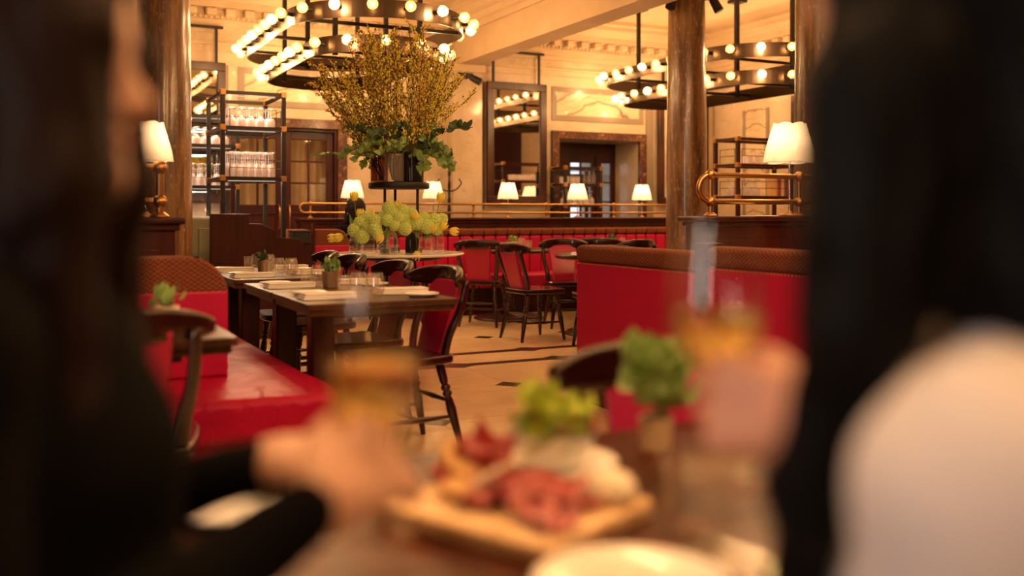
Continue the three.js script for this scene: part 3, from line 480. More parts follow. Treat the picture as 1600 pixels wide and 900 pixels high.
function makeChair(label) {   // faces +z, origin on the floor under the seat
  const t = thing('dining_chair', label, 'chair', V3(0, 0, 0), 0, 'dark wooden chairs with red leather backs');
  const s = new THREE.Shape(); s.moveTo(-0.17, -0.2); s.bezierCurveTo(-0.1, -0.225, 0.1, -0.225, 0.17, -0.2); s.bezierCurveTo(0.21, -0.18, 0.235, 0.1, 0.22, 0.17); s.bezierCurveTo(0.2, 0.225, -0.2, 0.225, -0.22, 0.17); s.bezierCurveTo(-0.235, 0.1, -0.21, -0.18, -0.17, -0.2);
  const seat = new THREE.ExtrudeGeometry(s, { depth: 0.02, bevelEnabled: true, bevelSize: 0.012, bevelThickness: 0.012, bevelSegments: 3, curveSegments: 10 }); seat.rotateX(Math.PI / 2); seat.translate(0, 0.455, 0); seat.scale(1, 1, 1);
  mesh('seat', muv(seat), M.chairWood, t);
  const F = [[0.15, 0.14], [-0.15, 0.14], [0.14, -0.15], [-0.14, -0.15]], foot = (x, z) => V3(x * 1.42, 0, z * (z > 0 ? 1.35 : 1.65)), top = (x, z) => V3(x, 0.435, z);
  for (const [x, z] of F) mesh('leg', turned(foot(x, z), top(x, z)), M.chairWood, t);
  const at = (x, z, f) => foot(x, z).lerp(top(x, z), f);
  mesh('stretcher', spindle(at(...F[0], 0.38), at(...F[2], 0.38)), M.chairWood, t); mesh('stretcher', spindle(at(...F[1], 0.38), at(...F[3], 0.38)), M.chairWood, t);
  mesh('stretcher', spindle(at(...F[0], 0.38).lerp(at(...F[2], 0.38), 0.5), at(...F[1], 0.38).lerp(at(...F[3], 0.38), 0.5)), M.chairWood, t); mesh('stretcher', spindle(at(...F[2], 0.55), at(...F[3], 0.55)), M.chairWood, t);
  // stiles
  for (const k of [-1, 1]) { const c = new THREE.CatmullRomCurve3([V3(k * 0.165, 0.44, -0.165), V3(k * 0.178, 0.55, -0.185), V3(k * 0.2, 0.68, -0.235), V3(k * 0.205, 0.82, -0.27)]).getPoints(14); mesh('stile', sweep(c, (f) => oval(0.017, 0.024 - 0.006 * f, 10, 0.7), V3(1, 0, 0)), M.chairWood, t); }
  // upholstered splat
  const pad = (w, h, d) => { const g = new RoundedBoxGeometry(w, h, d, 4, d * 0.42), p = g.attributes.position; for (let i = 0; i < p.count; i++) { const x = p.getX(i), y = p.getY(i), z = p.getZ(i), f = y / h + 0.5; p.setXYZ(i, x * (0.82 + 0.26 * f), 0.455 + f * h, z - 0.172 - 0.105 * f - 0.012 * Math.sin(f * Math.PI) - 0.02 * (1 - (x / (w / 2)) ** 2)); } g.computeVertexNormals(); return muv(g); };
  mesh('back_pad', pad(0.275, 0.365, 0.032), M.chairLeather, t);
  const st = []; for (let i = 0; i < 22; i++) { const f = 0.06 + i / 21 * 0.86; for (const k of [-1, 1]) { const x = k * 0.134 * (0.82 + 0.26 * f); st.push(new THREE.OctahedronGeometry(0.0045).translate(x, 0.455 + f * 0.365, -0.156 - 0.105 * f - 0.012 * Math.sin(f * Math.PI))); } }
  stuff(mesh('stud_trim', join(st), M.brass, t));
  // crest rail
  const c = []; for (let i = 0; i <= 26; i++) { const a = (i / 26 - 0.5) * 2, x = a * 0.252; c.push(V3(x, 0.838 - 0.018 * a * a, -0.300 + 0.105 * a * a)); }
  mesh('crest_rail', sweep(c, (f) => { const e = Math.abs(f * 2 - 1), k = 1 - Math.pow(e, 5) * 0.55; return oval(0.023 * (1 - 0.2 * e), 0.05 * k, 16, 0.62); }), M.chairWood, t);
  return t;
}
const chair0 = makeChair('dark wooden chair with red leather back at the first laid table, legs in view');
chair0.position.copy(W(1.60, 0, 4.45)); chair0.rotation.y = facing(-1, -0.12);
const chairs = [
  ['dark wooden chair with red leather back at the second laid table', 1.60, 5.13, -1, -0.05],
  ['dark wooden chair with glossy crest rail at the third laid table', 1.62, 6.04, -1, 0],
  ['dark wooden chair with glossy crest rail at the fourth laid table', 1.62, 6.66, -1, 0.05],
  ['dark wooden chair showing its red back, drawn up to the round table', 4.17, 8.98, 0.6, 0.7],
  ['dark wooden chair in side view with its turned legs on the open floor', 4.12, 7.78, 1, 0.05],
  ['dark wooden chair facing the room across the small round table', 4.86, 8.45, -0.3, -1],
  ['dark wooden chair whose crest rail end shows beside the booth back', 4.36, 7.0, 0.35, 1],
  ['dark wooden chair beside the channelled banquette, crest rail only in view', 5.56, 8.98, 0.5, 0.75],
  ['dark wooden chair with pale crest rail left of the brown column', 5.45, 8.35, -0.2, 1],
];
for (const [l, u, v, du, dv] of chairs) copy(chair0, l, W(u, 0, v), facing(du, dv));
// chair across the diners' table and chair by the booth table (turned with the diners' axis)
const C45 = 0.89443, S45 = 0.44721;
const Q = (x, y, d) => V3(x * C45 + d * S45, y, -(-x * S45 + d * C45));     // diners' axis: x across, d away from the viewer's seat
const QT = -Math.atan2(S45, C45);                                            // turn of things aligned with it (their +z faces the viewer's seat)
copy(chair0, 'dark wooden chair drawn up across the table from both diners', Q(0.335, 0.0, 1.72), QT + 0.0);
copy(chair0, 'wooden chair pushed in under the small booth table with green sprig', W(0.24, 0, 3.14), facing(0.1, 1));
// ------------------------------------------------------------------ laid tables
function pedestalTable(label, u, v, wu, wv, group) {
  const t = thing('dining_table', label, 'table', W(u, 0, v), 0, group);
  mesh('table_top', bx(wu, 0.028, wv, 0, 0.746, 0, 0.006), M.oak, t); mesh('top_edge', bx(wu - 0.03, 0.026, wv - 0.03, 0, 0.719, 0, 0.004), M.oak, t);
  mesh('column', bx(0.11, 0.62, 0.11, -0.2 * wu / 0.7, 0.4, 0, 0.012), M.mahogany, t); mesh('spreader', bx(wu * 0.7, 0.05, 0.09, 0, 0.685, 0, 0.01), M.mahogany, t);
  mesh('foot', bx(wu * 0.55, 0.06, 0.1, -0.12, 0.03, 0, 0.015), M.mahogany, t); mesh('foot', bx(0.1, 0.06, wv * 0.7, -0.2 * wu / 0.7, 0.062, 0, 0.015), M.mahogany, t);
  return t;
}
const rows = [4.39, 5.10, 6.03, 6.66];
['first of the row, front edge facing the red bench end', 'second of the laid row, with a herb pot', 'third of the laid row, next to the gap', 'fourth of the laid row, by the stepped panel'].forEach((l, i) => pedestalTable('dark oak pedestal table, ' + l, 1.40, rows[i], 0.70, i > 1 ? 0.60 : 0.69, 'laid tables along the bench'));
// tableware prototypes
const tumblerPts = [[0, 0.004], [0.026, 0.004], [0.03, 0.012], [0.034, 0.09], [0.0345, 0.095], [0.0325, 0.095], [0.0285, 0.014], [0, 0.01]];
const stemlessPts = [[0, 0.002], [0.022, 0.002], [0.034, 0.012], [0.044, 0.035], [0.045, 0.05], [0.040, 0.085], [0.033, 0.112], [0.032, 0.112], [0.039, 0.085], [0.0438, 0.05], [0.0428, 0.036], [0.033, 0.014], [0, 0.006]];
const tumblerGeo = lathe(tumblerPts, 24), stemlessGeo = lathe(stemlessPts, 28);
function napkinProto() {
  const t = thing('napkin', 'folded white linen napkin at the first table, bench side', 'napkin', V3(0, 0, 0), 0, 'folded napkins on the laid tables');
  for (let k = 0; k < 3; k++) { const g = new RoundedBoxGeometry(0.25 - k * 0.004, 0.009, 0.115 - k * 0.006, 3, 0.0042), p = g.attributes.position; for (let i = 0; i < p.count; i++) p.setY(i, p.getY(i) + 0.0025 * Math.sin(p.getX(i) * 19 + k * 2) * Math.cos(p.getZ(i) * 24)); g.computeVertexNormals(); mesh('fold', muv(g).translate(k * 0.004, 0.0055 + k * 0.009, -k * 0.002), M.linen, t); }
  return t;
}
const nap0 = napkinProto(); const TT = 0.7605;
function forkGeo() { const h = bx(0.12, 0.003, 0.011, -0.04, 0, 0, 0.0014), n = bx(0.03, 0.003, 0.02, 0.035, 0, 0, 0.0014), ti = [-0.0085, -0.0028, 0.0028, 0.0085].map((z) => bx(0.05, 0.0024, 0.0032, 0.072, 0, z)); return join([h, n, ...ti]); }
function knifeGeo() { return join([bx(0.1, 0.004, 0.012, -0.05, 0, 0, 0.0018), prism([[0, -0.008], [0.1, -0.008], [0.115, 0], [0.1, 0.006], [0, 0.006]], 0.0022).rotateX(-Math.PI / 2)]); }
const forkG = forkGeo(), knifeG = knifeGeo();
const names4 = ['first', 'second', 'third', 'fourth'];
const plateGeo = (r) => lathe([[0, 0.003], [r * 0.55, 0.003], [r * 0.62, 0.0], [r * 0.66, 0.003], [r * 0.97, 0.013], [r, 0.016], [r * 0.985, 0.0185], [r * 0.7, 0.009], [r * 0.62, 0.0065], [0, 0.0065]], 36);
const sidePlate = plateGeo(0.085);
rows.forEach((v, i) => {
  for (const side of [0, 1]) {
    const u = side ? 1.60 : 1.20, where = names4[i] + ' table, ' + (side ? 'chair side' : 'bench side');
    const pos = W(u, TT, v + (side ? 0.02 : -0.1));
    if (i === 0 && side === 0) { nap0.position.copy(pos); nap0.rotation.y = 0.05; nap0.userData.label = 'folded white linen napkin on the ' + where; } else copy(nap0, 'folded white linen napkin on the ' + where, pos, rr(-0.08, 0.08));
    const pl = solo('side_plate', 'small white side plate on the ' + where, 'plate', sidePlate, M.china, 'side plates on the laid tables'); pl.position.copy(W(u + (side ? 0.03 : -0.02), TT - 0.001, v + (side ? -0.18 : 0.13)));
    const nk = solo('knife', 'table knife beside the napkin on the ' + where, 'knife', knifeG, M.steel, 'cutlery on the laid tables'); nk.position.copy(W(u, TT + 0.002, v + (side ? 0.12 : -0.2))); nk.rotation.y = side ? Math.PI : 0;
    const fk = solo('fork', 'table fork beside the napkin on the ' + where, 'fork', forkG, M.steel, 'cutlery on the laid tables'); fk.position.copy(W(u, TT + 0.002, v + (side ? -0.07 : 0.0))); fk.rotation.y = side ? Math.PI : 0.1;
    const gl = solo('stemless_glass', 'clear stemless wine glass on the ' + where, 'glass', stemlessGeo, M.tableGlass, 'glasses on the laid tables'); gl.position.copy(W(u + (side ? -0.16 : 0.17), TT - 0.001, v + (side ? -0.08 : -0.04)));
    const tu = solo('water_tumbler', 'clear water tumbler on the ' + where, 'glass', tumblerGeo, M.tableGlass, 'glasses on the laid tables'); tu.position.copy(W(u + (side ? -0.11 : 0.14), TT - 0.003, v + (side ? 0.12 : 0.09)));
  }
});
// small potted herbs
function leafShape(l, w) { const s = new THREE.Shape(); s.moveTo(0, 0); s.bezierCurveTo(w * 0.6, l * 0.15, w * 0.6, l * 0.65, 0, l); s.bezierCurveTo(-w * 0.6, l * 0.65, -w * 0.6, l * 0.15, 0, 0); const g = new THREE.ShapeGeometry(s, 5), p = g.attributes.position; for (let i = 0; i < p.count; i++) { const f = p.getY(i) / l; p.setZ(i, -0.22 * l * f * f + 0.25 * Math.abs(p.getX(i))); } g.computeVertexNormals(); return g; }
function herbLeaves(n, r, h, l, w) { const out = []; for (let k = 0; k < n; k++) { const g = leafShape(l * rr(0.7, 1.2), w * rr(0.8, 1.2)); g.rotateX(rr(0.1, 1.3)); g.rotateY(rr(0, 6.28)); const a = rr(0, 6.28), q = Math.sqrt(rnd()) * r; g.translate(Math.cos(a) * q, rr(0, h), Math.sin(a) * q); out.push(g); } return join(out); }
function herbPot(label, pos, s, potMat, leafMat, n = 46) {
  const t = thing('potted_herb', label, 'potted plant', pos);
  mesh('pot', lathe([[0, 0], [0.036, 0], [0.038, 0.004], [0.045, 0.085], [0.043, 0.087], [0.040, 0.078], [0, 0.076]], 24).scale(s, s, s), potMat, t);
  mesh('soil', new THREE.CylinderGeometry(0.039 * s, 0.039 * s, 0.004, 20).translate(0, 0.078 * s, 0), M.soil, t);
  stuff(mesh('foliage', herbLeaves(n, 0.045 * s, 0.05 * s, 0.045 * s, 0.03 * s).translate(0, 0.08 * s, 0), leafMat, t)); return t;
}
herbPot('bushy herb in a bronze pot on the second laid table', W(1.40, TT - 0.001, 4.93), 1.0, M.copperPot, M.leaf);
herbPot('bushy herb in a bronze pot on the fourth laid table', W(1.38, TT - 0.001, 6.48), 0.85, M.copperPot, M.leafDark);
// stepped service panel and shelving
{
  const t = thing('service_station', 'stepped mahogany service panel behind the laid tables', 'service station', W(0, 0, 8.9));
  const p = prism([[1.425, 0], [2.26, 0], [2.26, 0.87], [2.23, 0.905], [2.12, 0.915], [2.0, 0.93], [1.99, 0.985], [1.93, 1.02], [1.87, 1.048], [1.765, 1.05], [1.765, 1.139], [1.425, 1.139]], 0.04, 0.004); mesh('side_panel', p, M.mahogany, t);
  mesh('counter', B(1.46, 2.15, 0.82, 0.86, 0.001, 0.16), M.mahogany, t);
}
// ------------------------------------------------------------------ metal shelving with stored glasses
function shelving(label, u0, u1, v0, v1, levels, lit, mat = M.iron, postMat = mat) {
  const t = thing('metal_shelving', label, 'shelving', W(u0, 0, v0)), w = u1 - u0, d = v1 - v0, p = 0.04, top = Math.max(...levels);
  for (const x of [p / 2, w - p / 2]) for (const z of [-p / 2, -d + p / 2]) { const q = mesh('post', bx(p, top, p, x, top / 2, z, 0.004), postMat, t); for (const y of levels) mesh('brass_joint', bx(p * 1.25, p * 1.3, p * 1.25, x, y - 0.015, z, 0.004), M.brass, q); }
  levels.forEach((y, i) => {
    for (const z of [-p / 2, -d + p / 2]) mesh('shelf_rail', bx(w - 2 * p, 0.032, 0.026, w / 2, y - 0.016, z), mat, t);
    for (const x of [p / 2, w - p / 2]) mesh('shelf_rail', bx(0.026, 0.032, d - 2 * p, x, y - 0.016, -d / 2), mat, t);
    if (y === top) return;
    mesh('shelf_board', bx(w - p, 0.008, d - p, w / 2, y - 0.004, -d / 2), M.glass, t);
    for (const hh of [0.085, 0.16]) { const r = 0.0035, a = 0.085; mesh('guard_wire', join([rod(V3(a, y + hh, -0.03), V3(w - a, y + hh, -0.03), r, 6), rod(V3(0.03, y + hh, -a), V3(0.03, y + hh, -d + a), r, 6), rod(V3(w - 0.03, y + hh, -a), V3(w - 0.03, y + hh, -d + a), r, 6)]), M.iron, t); }
    mesh('guard_post', join([[0.085, -0.03], [w - 0.085, -0.03], [0.03, -0.085], [0.03, -d + 0.085], [w - 0.03, -0.085], [w - 0.03, -d + 0.085]].map(([x, z]) => rod(V3(x, y, z), V3(x, y + 0.165, z), 0.0035, 6))), M.iron, t);
    if (lit) { const above = Math.min(...levels.filter((q) => q > y)); mesh('led_strip', bx(w - 0.16, 0.006, 0.014, w / 2, above - 0.037, -0.1), M.led, t); const l = new THREE.RectAreaLight(new THREE.Color().setRGB(1, 0.74, 0.55), lit / 0.02, w - 0.16, 0.02); l.position.set(w / 2, above - 0.042, -0.1); l.rotation.x = -Math.PI / 2; l.name = 'led_light'; t.add(l); }
  });
  return t;
}
const gobletPts = [[0, 0], [0.030, 0], [0.032, 0.003], [0.006, 0.010], [0.0045, 0.02], [0.0045, 0.075], [0.008, 0.083], [0.026, 0.098], [0.036, 0.122], [0.038, 0.145], [0.034, 0.185], [0.0328, 0.185], [0.0365, 0.145], [0.0345, 0.123], [0.024, 0.101], [0, 0.090]];
const flip = (g, h) => { g.rotateX(Math.PI); g.translate(0, h, 0); return g; };
const gobletUp = flip(lathe(gobletPts, 16), 0.185);
const flutePts = [[0, 0], [0.028, 0], [0.029, 0.003], [0.005, 0.009], [0.004, 0.02], [0.004, 0.10], [0.012, 0.115], [0.024, 0.15], [0.026, 0.19], [0.022, 0.235], [0.021, 0.235], [0.0248, 0.19], [0.0225, 0.151], [0.01, 0.12], [0, 0.114]];
const fluteUp = flip(lathe(flutePts, 14), 0.235);
const ORD = ['first', 'second', 'third', 'fourth', 'fifth', 'sixth', 'seventh', 'eighth', 'ninth', 'tenth', 'eleventh', 'twelfth', 'thirteenth', 'fourteenth', 'fifteenth', 'sixteenth', 'seventeenth', 'eighteenth', 'nineteenth', 'twentieth', 'twenty-first', 'twenty-second', 'twenty-third', 'twenty-fourth'], ROW = ['front row', 'second row', 'third row', 'fourth row', 'back row'];
function store(name, label, group, geo, u0, u1, v0, v1, y, nu, nv) { for (let i = 0; i < nu; i++) for (let j = 0; j < nv; j++) { const m = solo(name, label + ', ' + ROW[j] + ', ' + ORD[i] + ' along', 'glass', geo, M.stored, group); m.position.copy(W(u0 + (i + 0.5) / nu * (u1 - u0) + rr(-0.003, 0.003), y + 0.001, v0 + (j + 0.5) / nv * (v1 - v0) + rr(-0.003, 0.003))); } }
shelving('tall brass-jointed shelving full of upturned glasses beside the bulb chandelier', 1.555, 2.155, 9.1, 9.93, [2.285, 1.96, 1.49, 0.75], 4.6);
store('goblet', 'upturned goblet, upper shelf of tall shelving', 'goblets on the upper shelf', gobletUp, 1.63, 2.08, 9.15, 9.6, 1.96, 5, 4);
store('champagne_flute', 'upturned flute, middle shelf of tall shelving', 'flutes on the middle shelf', fluteUp, 1.63, 2.08, 9.15, 9.6, 1.49, 7, 5);
shelving('second shelving of glasses behind the tall one, against the wall', 1.25, 2.0, 10.55, 11.2, [2.2, 1.885, 1.445, 0.8], 3.6);
store('goblet', 'upturned goblet on the rear shelving, upper shelf', 'goblets on the rear shelving', gobletUp, 1.32, 1.92, 10.6, 10.95, 1.885, 6, 3);
store('champagne_flute', 'upturned flute on the rear shelving, lower shelf', 'flutes on the rear shelving', fluteUp, 1.32, 1.92, 10.6, 10.95, 1.445, 7, 3);
shelving('low shelving of glassware standing in front of the open doorway', 6.22, 6.80, 10.9, 11.3, [1.76, 1.54, 1.26, 0.7], 0);
for (const [k, du] of [[0, 0.36], [1, 0.43], [2, 0.5]]) { const m = solo('glass_bottle', ['slim', 'middle', 'tall'][k] + ' glass bottle on the doorway shelving', 'bottle', lathe([[0, 0], [0.026, 0], [0.028, 0.01], [0.028, 0.09], [0.012, 0.13], [0.011, 0.16], [0.0135, 0.162], [0.0135, 0.172], [0, 0.172]], 18), M.frosted); m.scale.set(1, 0.85 + k * 0.15, 1); m.position.copy(W(6.22 + du, 1.541, 11.0)); }
store('water_tumbler', 'tumbler on the upper shelf before the doorway', 'tumblers on the doorway shelving', tumblerGeo, 6.27, 6.52, 10.95, 11.2, 1.541, 3, 2);
store('goblet', 'upturned goblet on the doorway shelving, lower shelf', 'goblets on the doorway shelving', gobletUp, 6.28, 6.74, 10.95, 11.2, 1.261, 5, 2);
shelving('dark wooden shelving of glasses behind the curved brass rail', 6.83, 7.72, 8.2, 8.62, [1.975, 1.69, 1.34, 0.8], 0, M.mahogany, M.mahogany);
store('goblet', 'upturned goblet on the shelving behind the brass rail', 'goblets behind the brass rail', gobletUp, 6.9, 7.25, 8.26, 8.55, 1.341, 4, 2);
store('water_tumbler', 'tumbler on the top shelf behind the brass rail', 'tumblers behind the brass rail', tumblerGeo, 7.05, 7.6, 8.26, 8.5, 1.691, 5, 2);
for (let k = 0; k < 6; k++) { const g = bx(0.03 + 0.006 * (k % 3), 0.2 + 0.012 * (k % 2), 0.15, 0, 0.1 + 0.006 * (k % 2), 0, 0.003); const m = solo('book', ['brown', 'dark red', 'tan', 'ochre', 'rust', 'black'][k] + ' book standing on the shelving behind the brass rail', 'book', g, [M.bread, M.redSign, M.clay, M.copperPot, M.cloth, M.black][k]); m.position.copy(W(7.45 + k * 0.043, k < 9 ? 1.341 : 0, 8.35)); }
// grey cabinet and decanter by the rear shelving
{
  const t = thing('metal_cabinet', 'grey-green metal cabinet beside the stepped wood panel', 'cabinet', W(1.33, 0, 9.35));
  mesh('cabinet_body', bx(0.34, 1.12, 0.4, 0.02, 0.56, 0, 0.03), M.greyPaint, t); const d = mesh('cabinet_door', bx(0.13, 0.7, 0.012, 0.1, 0.66, 0.206, 0.004), M.greyPaint, t); mesh('door_handle', bx(0.015, 0.12, 0.02, 0.05, 0.68, 0.215, 0.005), M.steel, d); mesh('black_band', bx(0.346, 0.07, 0.406, 0.02, 0.72, 0, 0.005), M.black, t);
  const c = thing('decanter', 'pointed clear glass decanter on the grey cabinet', 'decanter', W(1.42, 1.121, 9.3)); mesh('decanter_body', lathe([[0, 0], [0.055, 0], [0.06, 0.02], [0.05, 0.06], [0.02, 0.1], [0.014, 0.14], [0.018, 0.16], [0, 0.162]], 20), M.glass, c); mesh('stopper', lathe([[0, 0.165], [0.012, 0.168], [0.018, 0.19], [0.006, 0.21], [0, 0.225]], 14), M.glass, c);
}
// ornate stand near the wall
{
  const t = thing('coat_stand', 'dark ornate coat stand by the wall past the flowers', 'coat stand', W(4.68, 0, 11.12));
  mesh('pole', lathe([[0, 0], [0.03, 0], [0.022, 0.1], [0.016, 0.8], [0.022, 1.2], [0.013, 1.25], [0.024, 1.3], [0.014, 1.36], [0.02, 1.5], [0.01, 1.6], [0.022, 1.64], [0.006, 1.72], [0, 1.74]], 14), M.iron, t);
  for (let k = 0; k < 4; k++) { const a = k * Math.PI / 2 + 0.4, c = Math.cos(a), s = Math.sin(a); mesh('hook', tube([V3(0, 1.42, 0), V3(c * 0.09, 1.45, s * 0.09), V3(c * 0.15, 1.53, s * 0.15), V3(c * 0.12, 1.58, s * 0.12)], 0.008, 16, 6), M.iron, t); mesh('foot', tube([V3(0, 0.22, 0), V3(c * 0.12, 0.16, s * 0.12), V3(c * 0.22, 0.0, s * 0.22)], 0.012, 12, 6), M.iron, t); }
}
// ------------------------------------------------------------------ far round tables
function roundTable(label, u, v, r) {
  const t = thing('round_table', label, 'table', W(u, 0, v), 0, 'round tables in the room');
  mesh('table_top', lathe([[0, 0.72], [r - 0.02, 0.72], [r, 0.73], [r, 0.752], [r - 0.01, 0.76], [0, 0.76]], 48), M.oak, t);
  mesh('pedestal', lathe([[0, 0.04], [0.09, 0.05], [0.07, 0.12], [0.055, 0.3], [0.075, 0.45], [0.06, 0.6], [0.11, 0.7], [0.13, 0.72], [0, 0.72]], 24), M.mahogany, t);
  mesh('base_disc', lathe([[0, 0], [r * 0.78, 0], [r * 0.8, 0.012], [r * 0.72, 0.035], [0.1, 0.055], [0, 0.055]], 36), M.mahogany, t); return t;
}
const farTables = [['round oak table behind the chair with the red back', 4.66, 9.4, 0.48], ['small round oak table beside the tall red booth back', 4.84, 7.82, 0.42], ['round oak table in front of the far banquette near the column', 6.0, 9.45, 0.42]];
for (const a of farTables) roundTable(...a);
for (const [k, u, v, turn] of [['left edge of the round table behind the red-backed chair', 4.33, 9.35, 0.4], ['small round table beside the booth back', 4.58, 7.66, 0.2], ['round table near the column', 5.8, 9.3, 0.3], ['rear of the round table behind the red-backed chair', 4.85, 9.72, 0.1]]) copy(nap0, 'folded white linen napkin on the ' + k, W(u, TT, v), turn);
for (const [l, u, v] of [['round table behind the red-backed chair, by the herb pot', 4.78, 9.4], ['round table behind the red-backed chair, by the napkin', 4.9, 9.55], ['round table near the column', 6.1, 9.35]]) { const m = solo('stemless_glass', 'clear stemless glass on the ' + l, 'glass', stemlessGeo, M.tableGlass, 'glasses on the round tables'); m.position.copy(W(u, TT, v)); }
for (const [l, u, v] of [['round table behind the red-backed chair', 4.86, 9.3], ['round table near the column', 5.95, 9.2]]) { const m = solo('water_tumbler', 'clear water tumbler on the ' + l, 'glass', tumblerGeo, M.tableGlass, 'glasses on the round tables'); m.position.copy(W(u, TT - 0.002, v)); }
herbPot('small herb in a pale pot on the round table behind the red-backed chair', W(4.68, TT, 9.33), 0.95, M.clay, M.leaf);
herbPot('small dark herb pot on the round table near the column', W(6.12, TT, 9.6), 0.9, M.copperPot, M.leafDark);
// ------------------------------------------------------------------ marble flower table
const FT = W(2.475, 0, 6.855), FY = 0.855, FS = 0.75, FY0 = 0.757;
{
  const t = thing('marble_table', 'oval white marble table holding the flower display', 'table', FT);
  mesh('table_top', lathe([[0, FY - 0.024], [0.465, FY - 0.024], [0.49, FY - 0.018], [0.495, FY - 0.01], [0.488, FY - 0.002], [0, FY - 0.001]], 64), M.marbleTop, t);
  mesh('apron', lathe([[0, FY - 0.055], [0.31, FY - 0.055], [0.33, FY - 0.024], [0, FY - 0.024]], 40), M.black, t);
  for (let k = 0; k < 4; k++) { const a = k * Math.PI / 2 + 0.35; mesh('leg', sweep([V3(Math.cos(a) * 0.1, FY - 0.05, Math.sin(a) * 0.1), V3(Math.cos(a) * 0.16, 0.4, Math.sin(a) * 0.16), V3(Math.cos(a) * 0.32, 0.012, Math.sin(a) * 0.32)], () => oval(0.018, 0.024, 10, 0.7), V3(Math.cos(a), 1, Math.sin(a)).normalize()), M.black, t); }
}
const firstOfDisplay = scene.children.length;
{
  const s = thing('flower_stand', 'black tiered stand rising from the marble table', 'stand', FT.clone().setY(FY0));
  mesh('tier_disc', lathe([[0, 0.635], [0.29, 0.635], [0.305, 0.645], [0.305, 0.695], [0.29, 0.702], [0, 0.702]], 48), M.black, s);
  for (const [x, z] of [[-0.17, 0.06], [0.16, 0.1], [0.02, -0.17]]) { const p = mesh('stand_leg', rod(V3(x, 0, z), V3(x, 0.64, z), 0.014), M.black, s); mesh('foot_block', bx(0.075, 0.045, 0.075, x, 0.0225, z, 0.006), M.black, p); }
  mesh('lower_tier', lathe([[0, 0.36], [0.17, 0.36], [0.175, 0.375], [0.17, 0.385], [0, 0.385]], 32), M.black, s);
}
const dispX = V3(C45, 0, S45), dispZ = V3(-S45, 0, C45);   // across / towards the diners
const F = (x, y, z) => FT.clone().addScaledVector(dispX, x).addScaledVector(dispZ, z).setY(y);
const UP = FY0 + 0.703;
function ribbed(pts, ribs, amp, seg = 72) { const g = lathe(pts, seg), p = g.attributes.position; for (let i = 0; i < p.count; i++) { const x = p.getX(i), z = p.getZ(i), a = Math.atan2(z, x), k = 1 + amp * Math.cos(a * ribs); p.setX(i, x * k); p.setZ(i, z * k); } g.computeVertexNormals(); return g; }
const cyl = (r, h) => [[0, 0], [r * 0.98, 0], [r, 0.008], [r, h], [r - 0.005, h], [r - 0.005, 0.012], [0, 0.012]];
const tallVases = [[-0.19, 0.06, 0.085, 0.25, M.amberGlass, 'amber glass cylinder vase'], [-0.035, 0.14, 0.1, 0.27, M.frosted, 'clear ribbed cylinder vase'], [0.155, 0.08, 0.098, 0.29, M.smokeGlass, 'smoked black cylinder vase'], [0.03, -0.13, 0.1, 0.27, M.smokeGlass, 'dark cylinder vase at the rear']];
for (const [x, z, r, h, m, l] of tallVases) { const t = thing('vase', l + ' on the upper disc of the stand', 'vase', F(x, UP, z)); mesh('vase_body', ribbed(cyl(r, h), 18, 0.012), m, t); mesh('vase_rim', new THREE.TorusGeometry(r - 0.002, 0.004, 6, 40).rotateX(Math.PI / 2).translate(0, h, 0), m, t); }
// flowering yellow branches: a few shapes, many copies
function branchGeo(L, n, spread) {
  const pts = [V3(0, 0, 0)]; let d = V3(rr(-0.1, 0.1), 1, rr(-0.1, 0.1)); for (let i = 1; i <= 7; i++) { d.add(V3(rr(-0.12, 0.12), 0.05, rr(-0.12, 0.12))).normalize(); pts.push(pts[i - 1].clone().addScaledVector(d, L / 7)); }
  const c = new THREE.CatmullRomCurve3(pts), st = [new THREE.TubeGeometry(c, 14, 0.0035, 5)], fl = [], bu = [];
  const twig = (p0, dir, l) => { const e = p0.clone().addScaledVector(dir, l); e.y += l * 0.25; const mid = p0.clone().lerp(e, 0.5); mid.y += l * 0.05; const q = new THREE.CatmullRomCurve3([p0, mid, e]); st.push(new THREE.TubeGeometry(q, 4, 0.0018, 4)); return q; };
  for (let k = 0; k < n; k++) {
    const f = 0.22 + 0.78 * (k / n), p = c.getPointAt(f), a = rr(0, 6.28), dir = V3(Math.cos(a), rr(0.5, 1.1), Math.sin(a)).normalize(), q = twig(p, dir, spread * rr(0.5, 1.1) * (1.15 - f * 0.6));
    const m = 7; for (let j = 0; j < m; j++) { const s = rr(0.0065, 0.0135), w = q.getPointAt(Math.min(1, 0.2 + 0.8 * j / (m - 1))); const o = new THREE.OctahedronGeometry(s); o.scale(1, rr(0.5, 1), 1); o.rotateZ(rr(0, 3)); o.rotateX(rr(0, 3)); (rnd() < 0.27 ? bu : fl).push(o.translate(w.x + rr(-0.012, 0.012), w.y + rr(-0.008, 0.012), w.z + rr(-0.012, 0.012))); }
  }
  return [join(st), join(fl), join(bu)];
}
const branchKinds = Array.from({ length: 7 }, (_, k) => branchGeo(1.05, 24, 0.145));
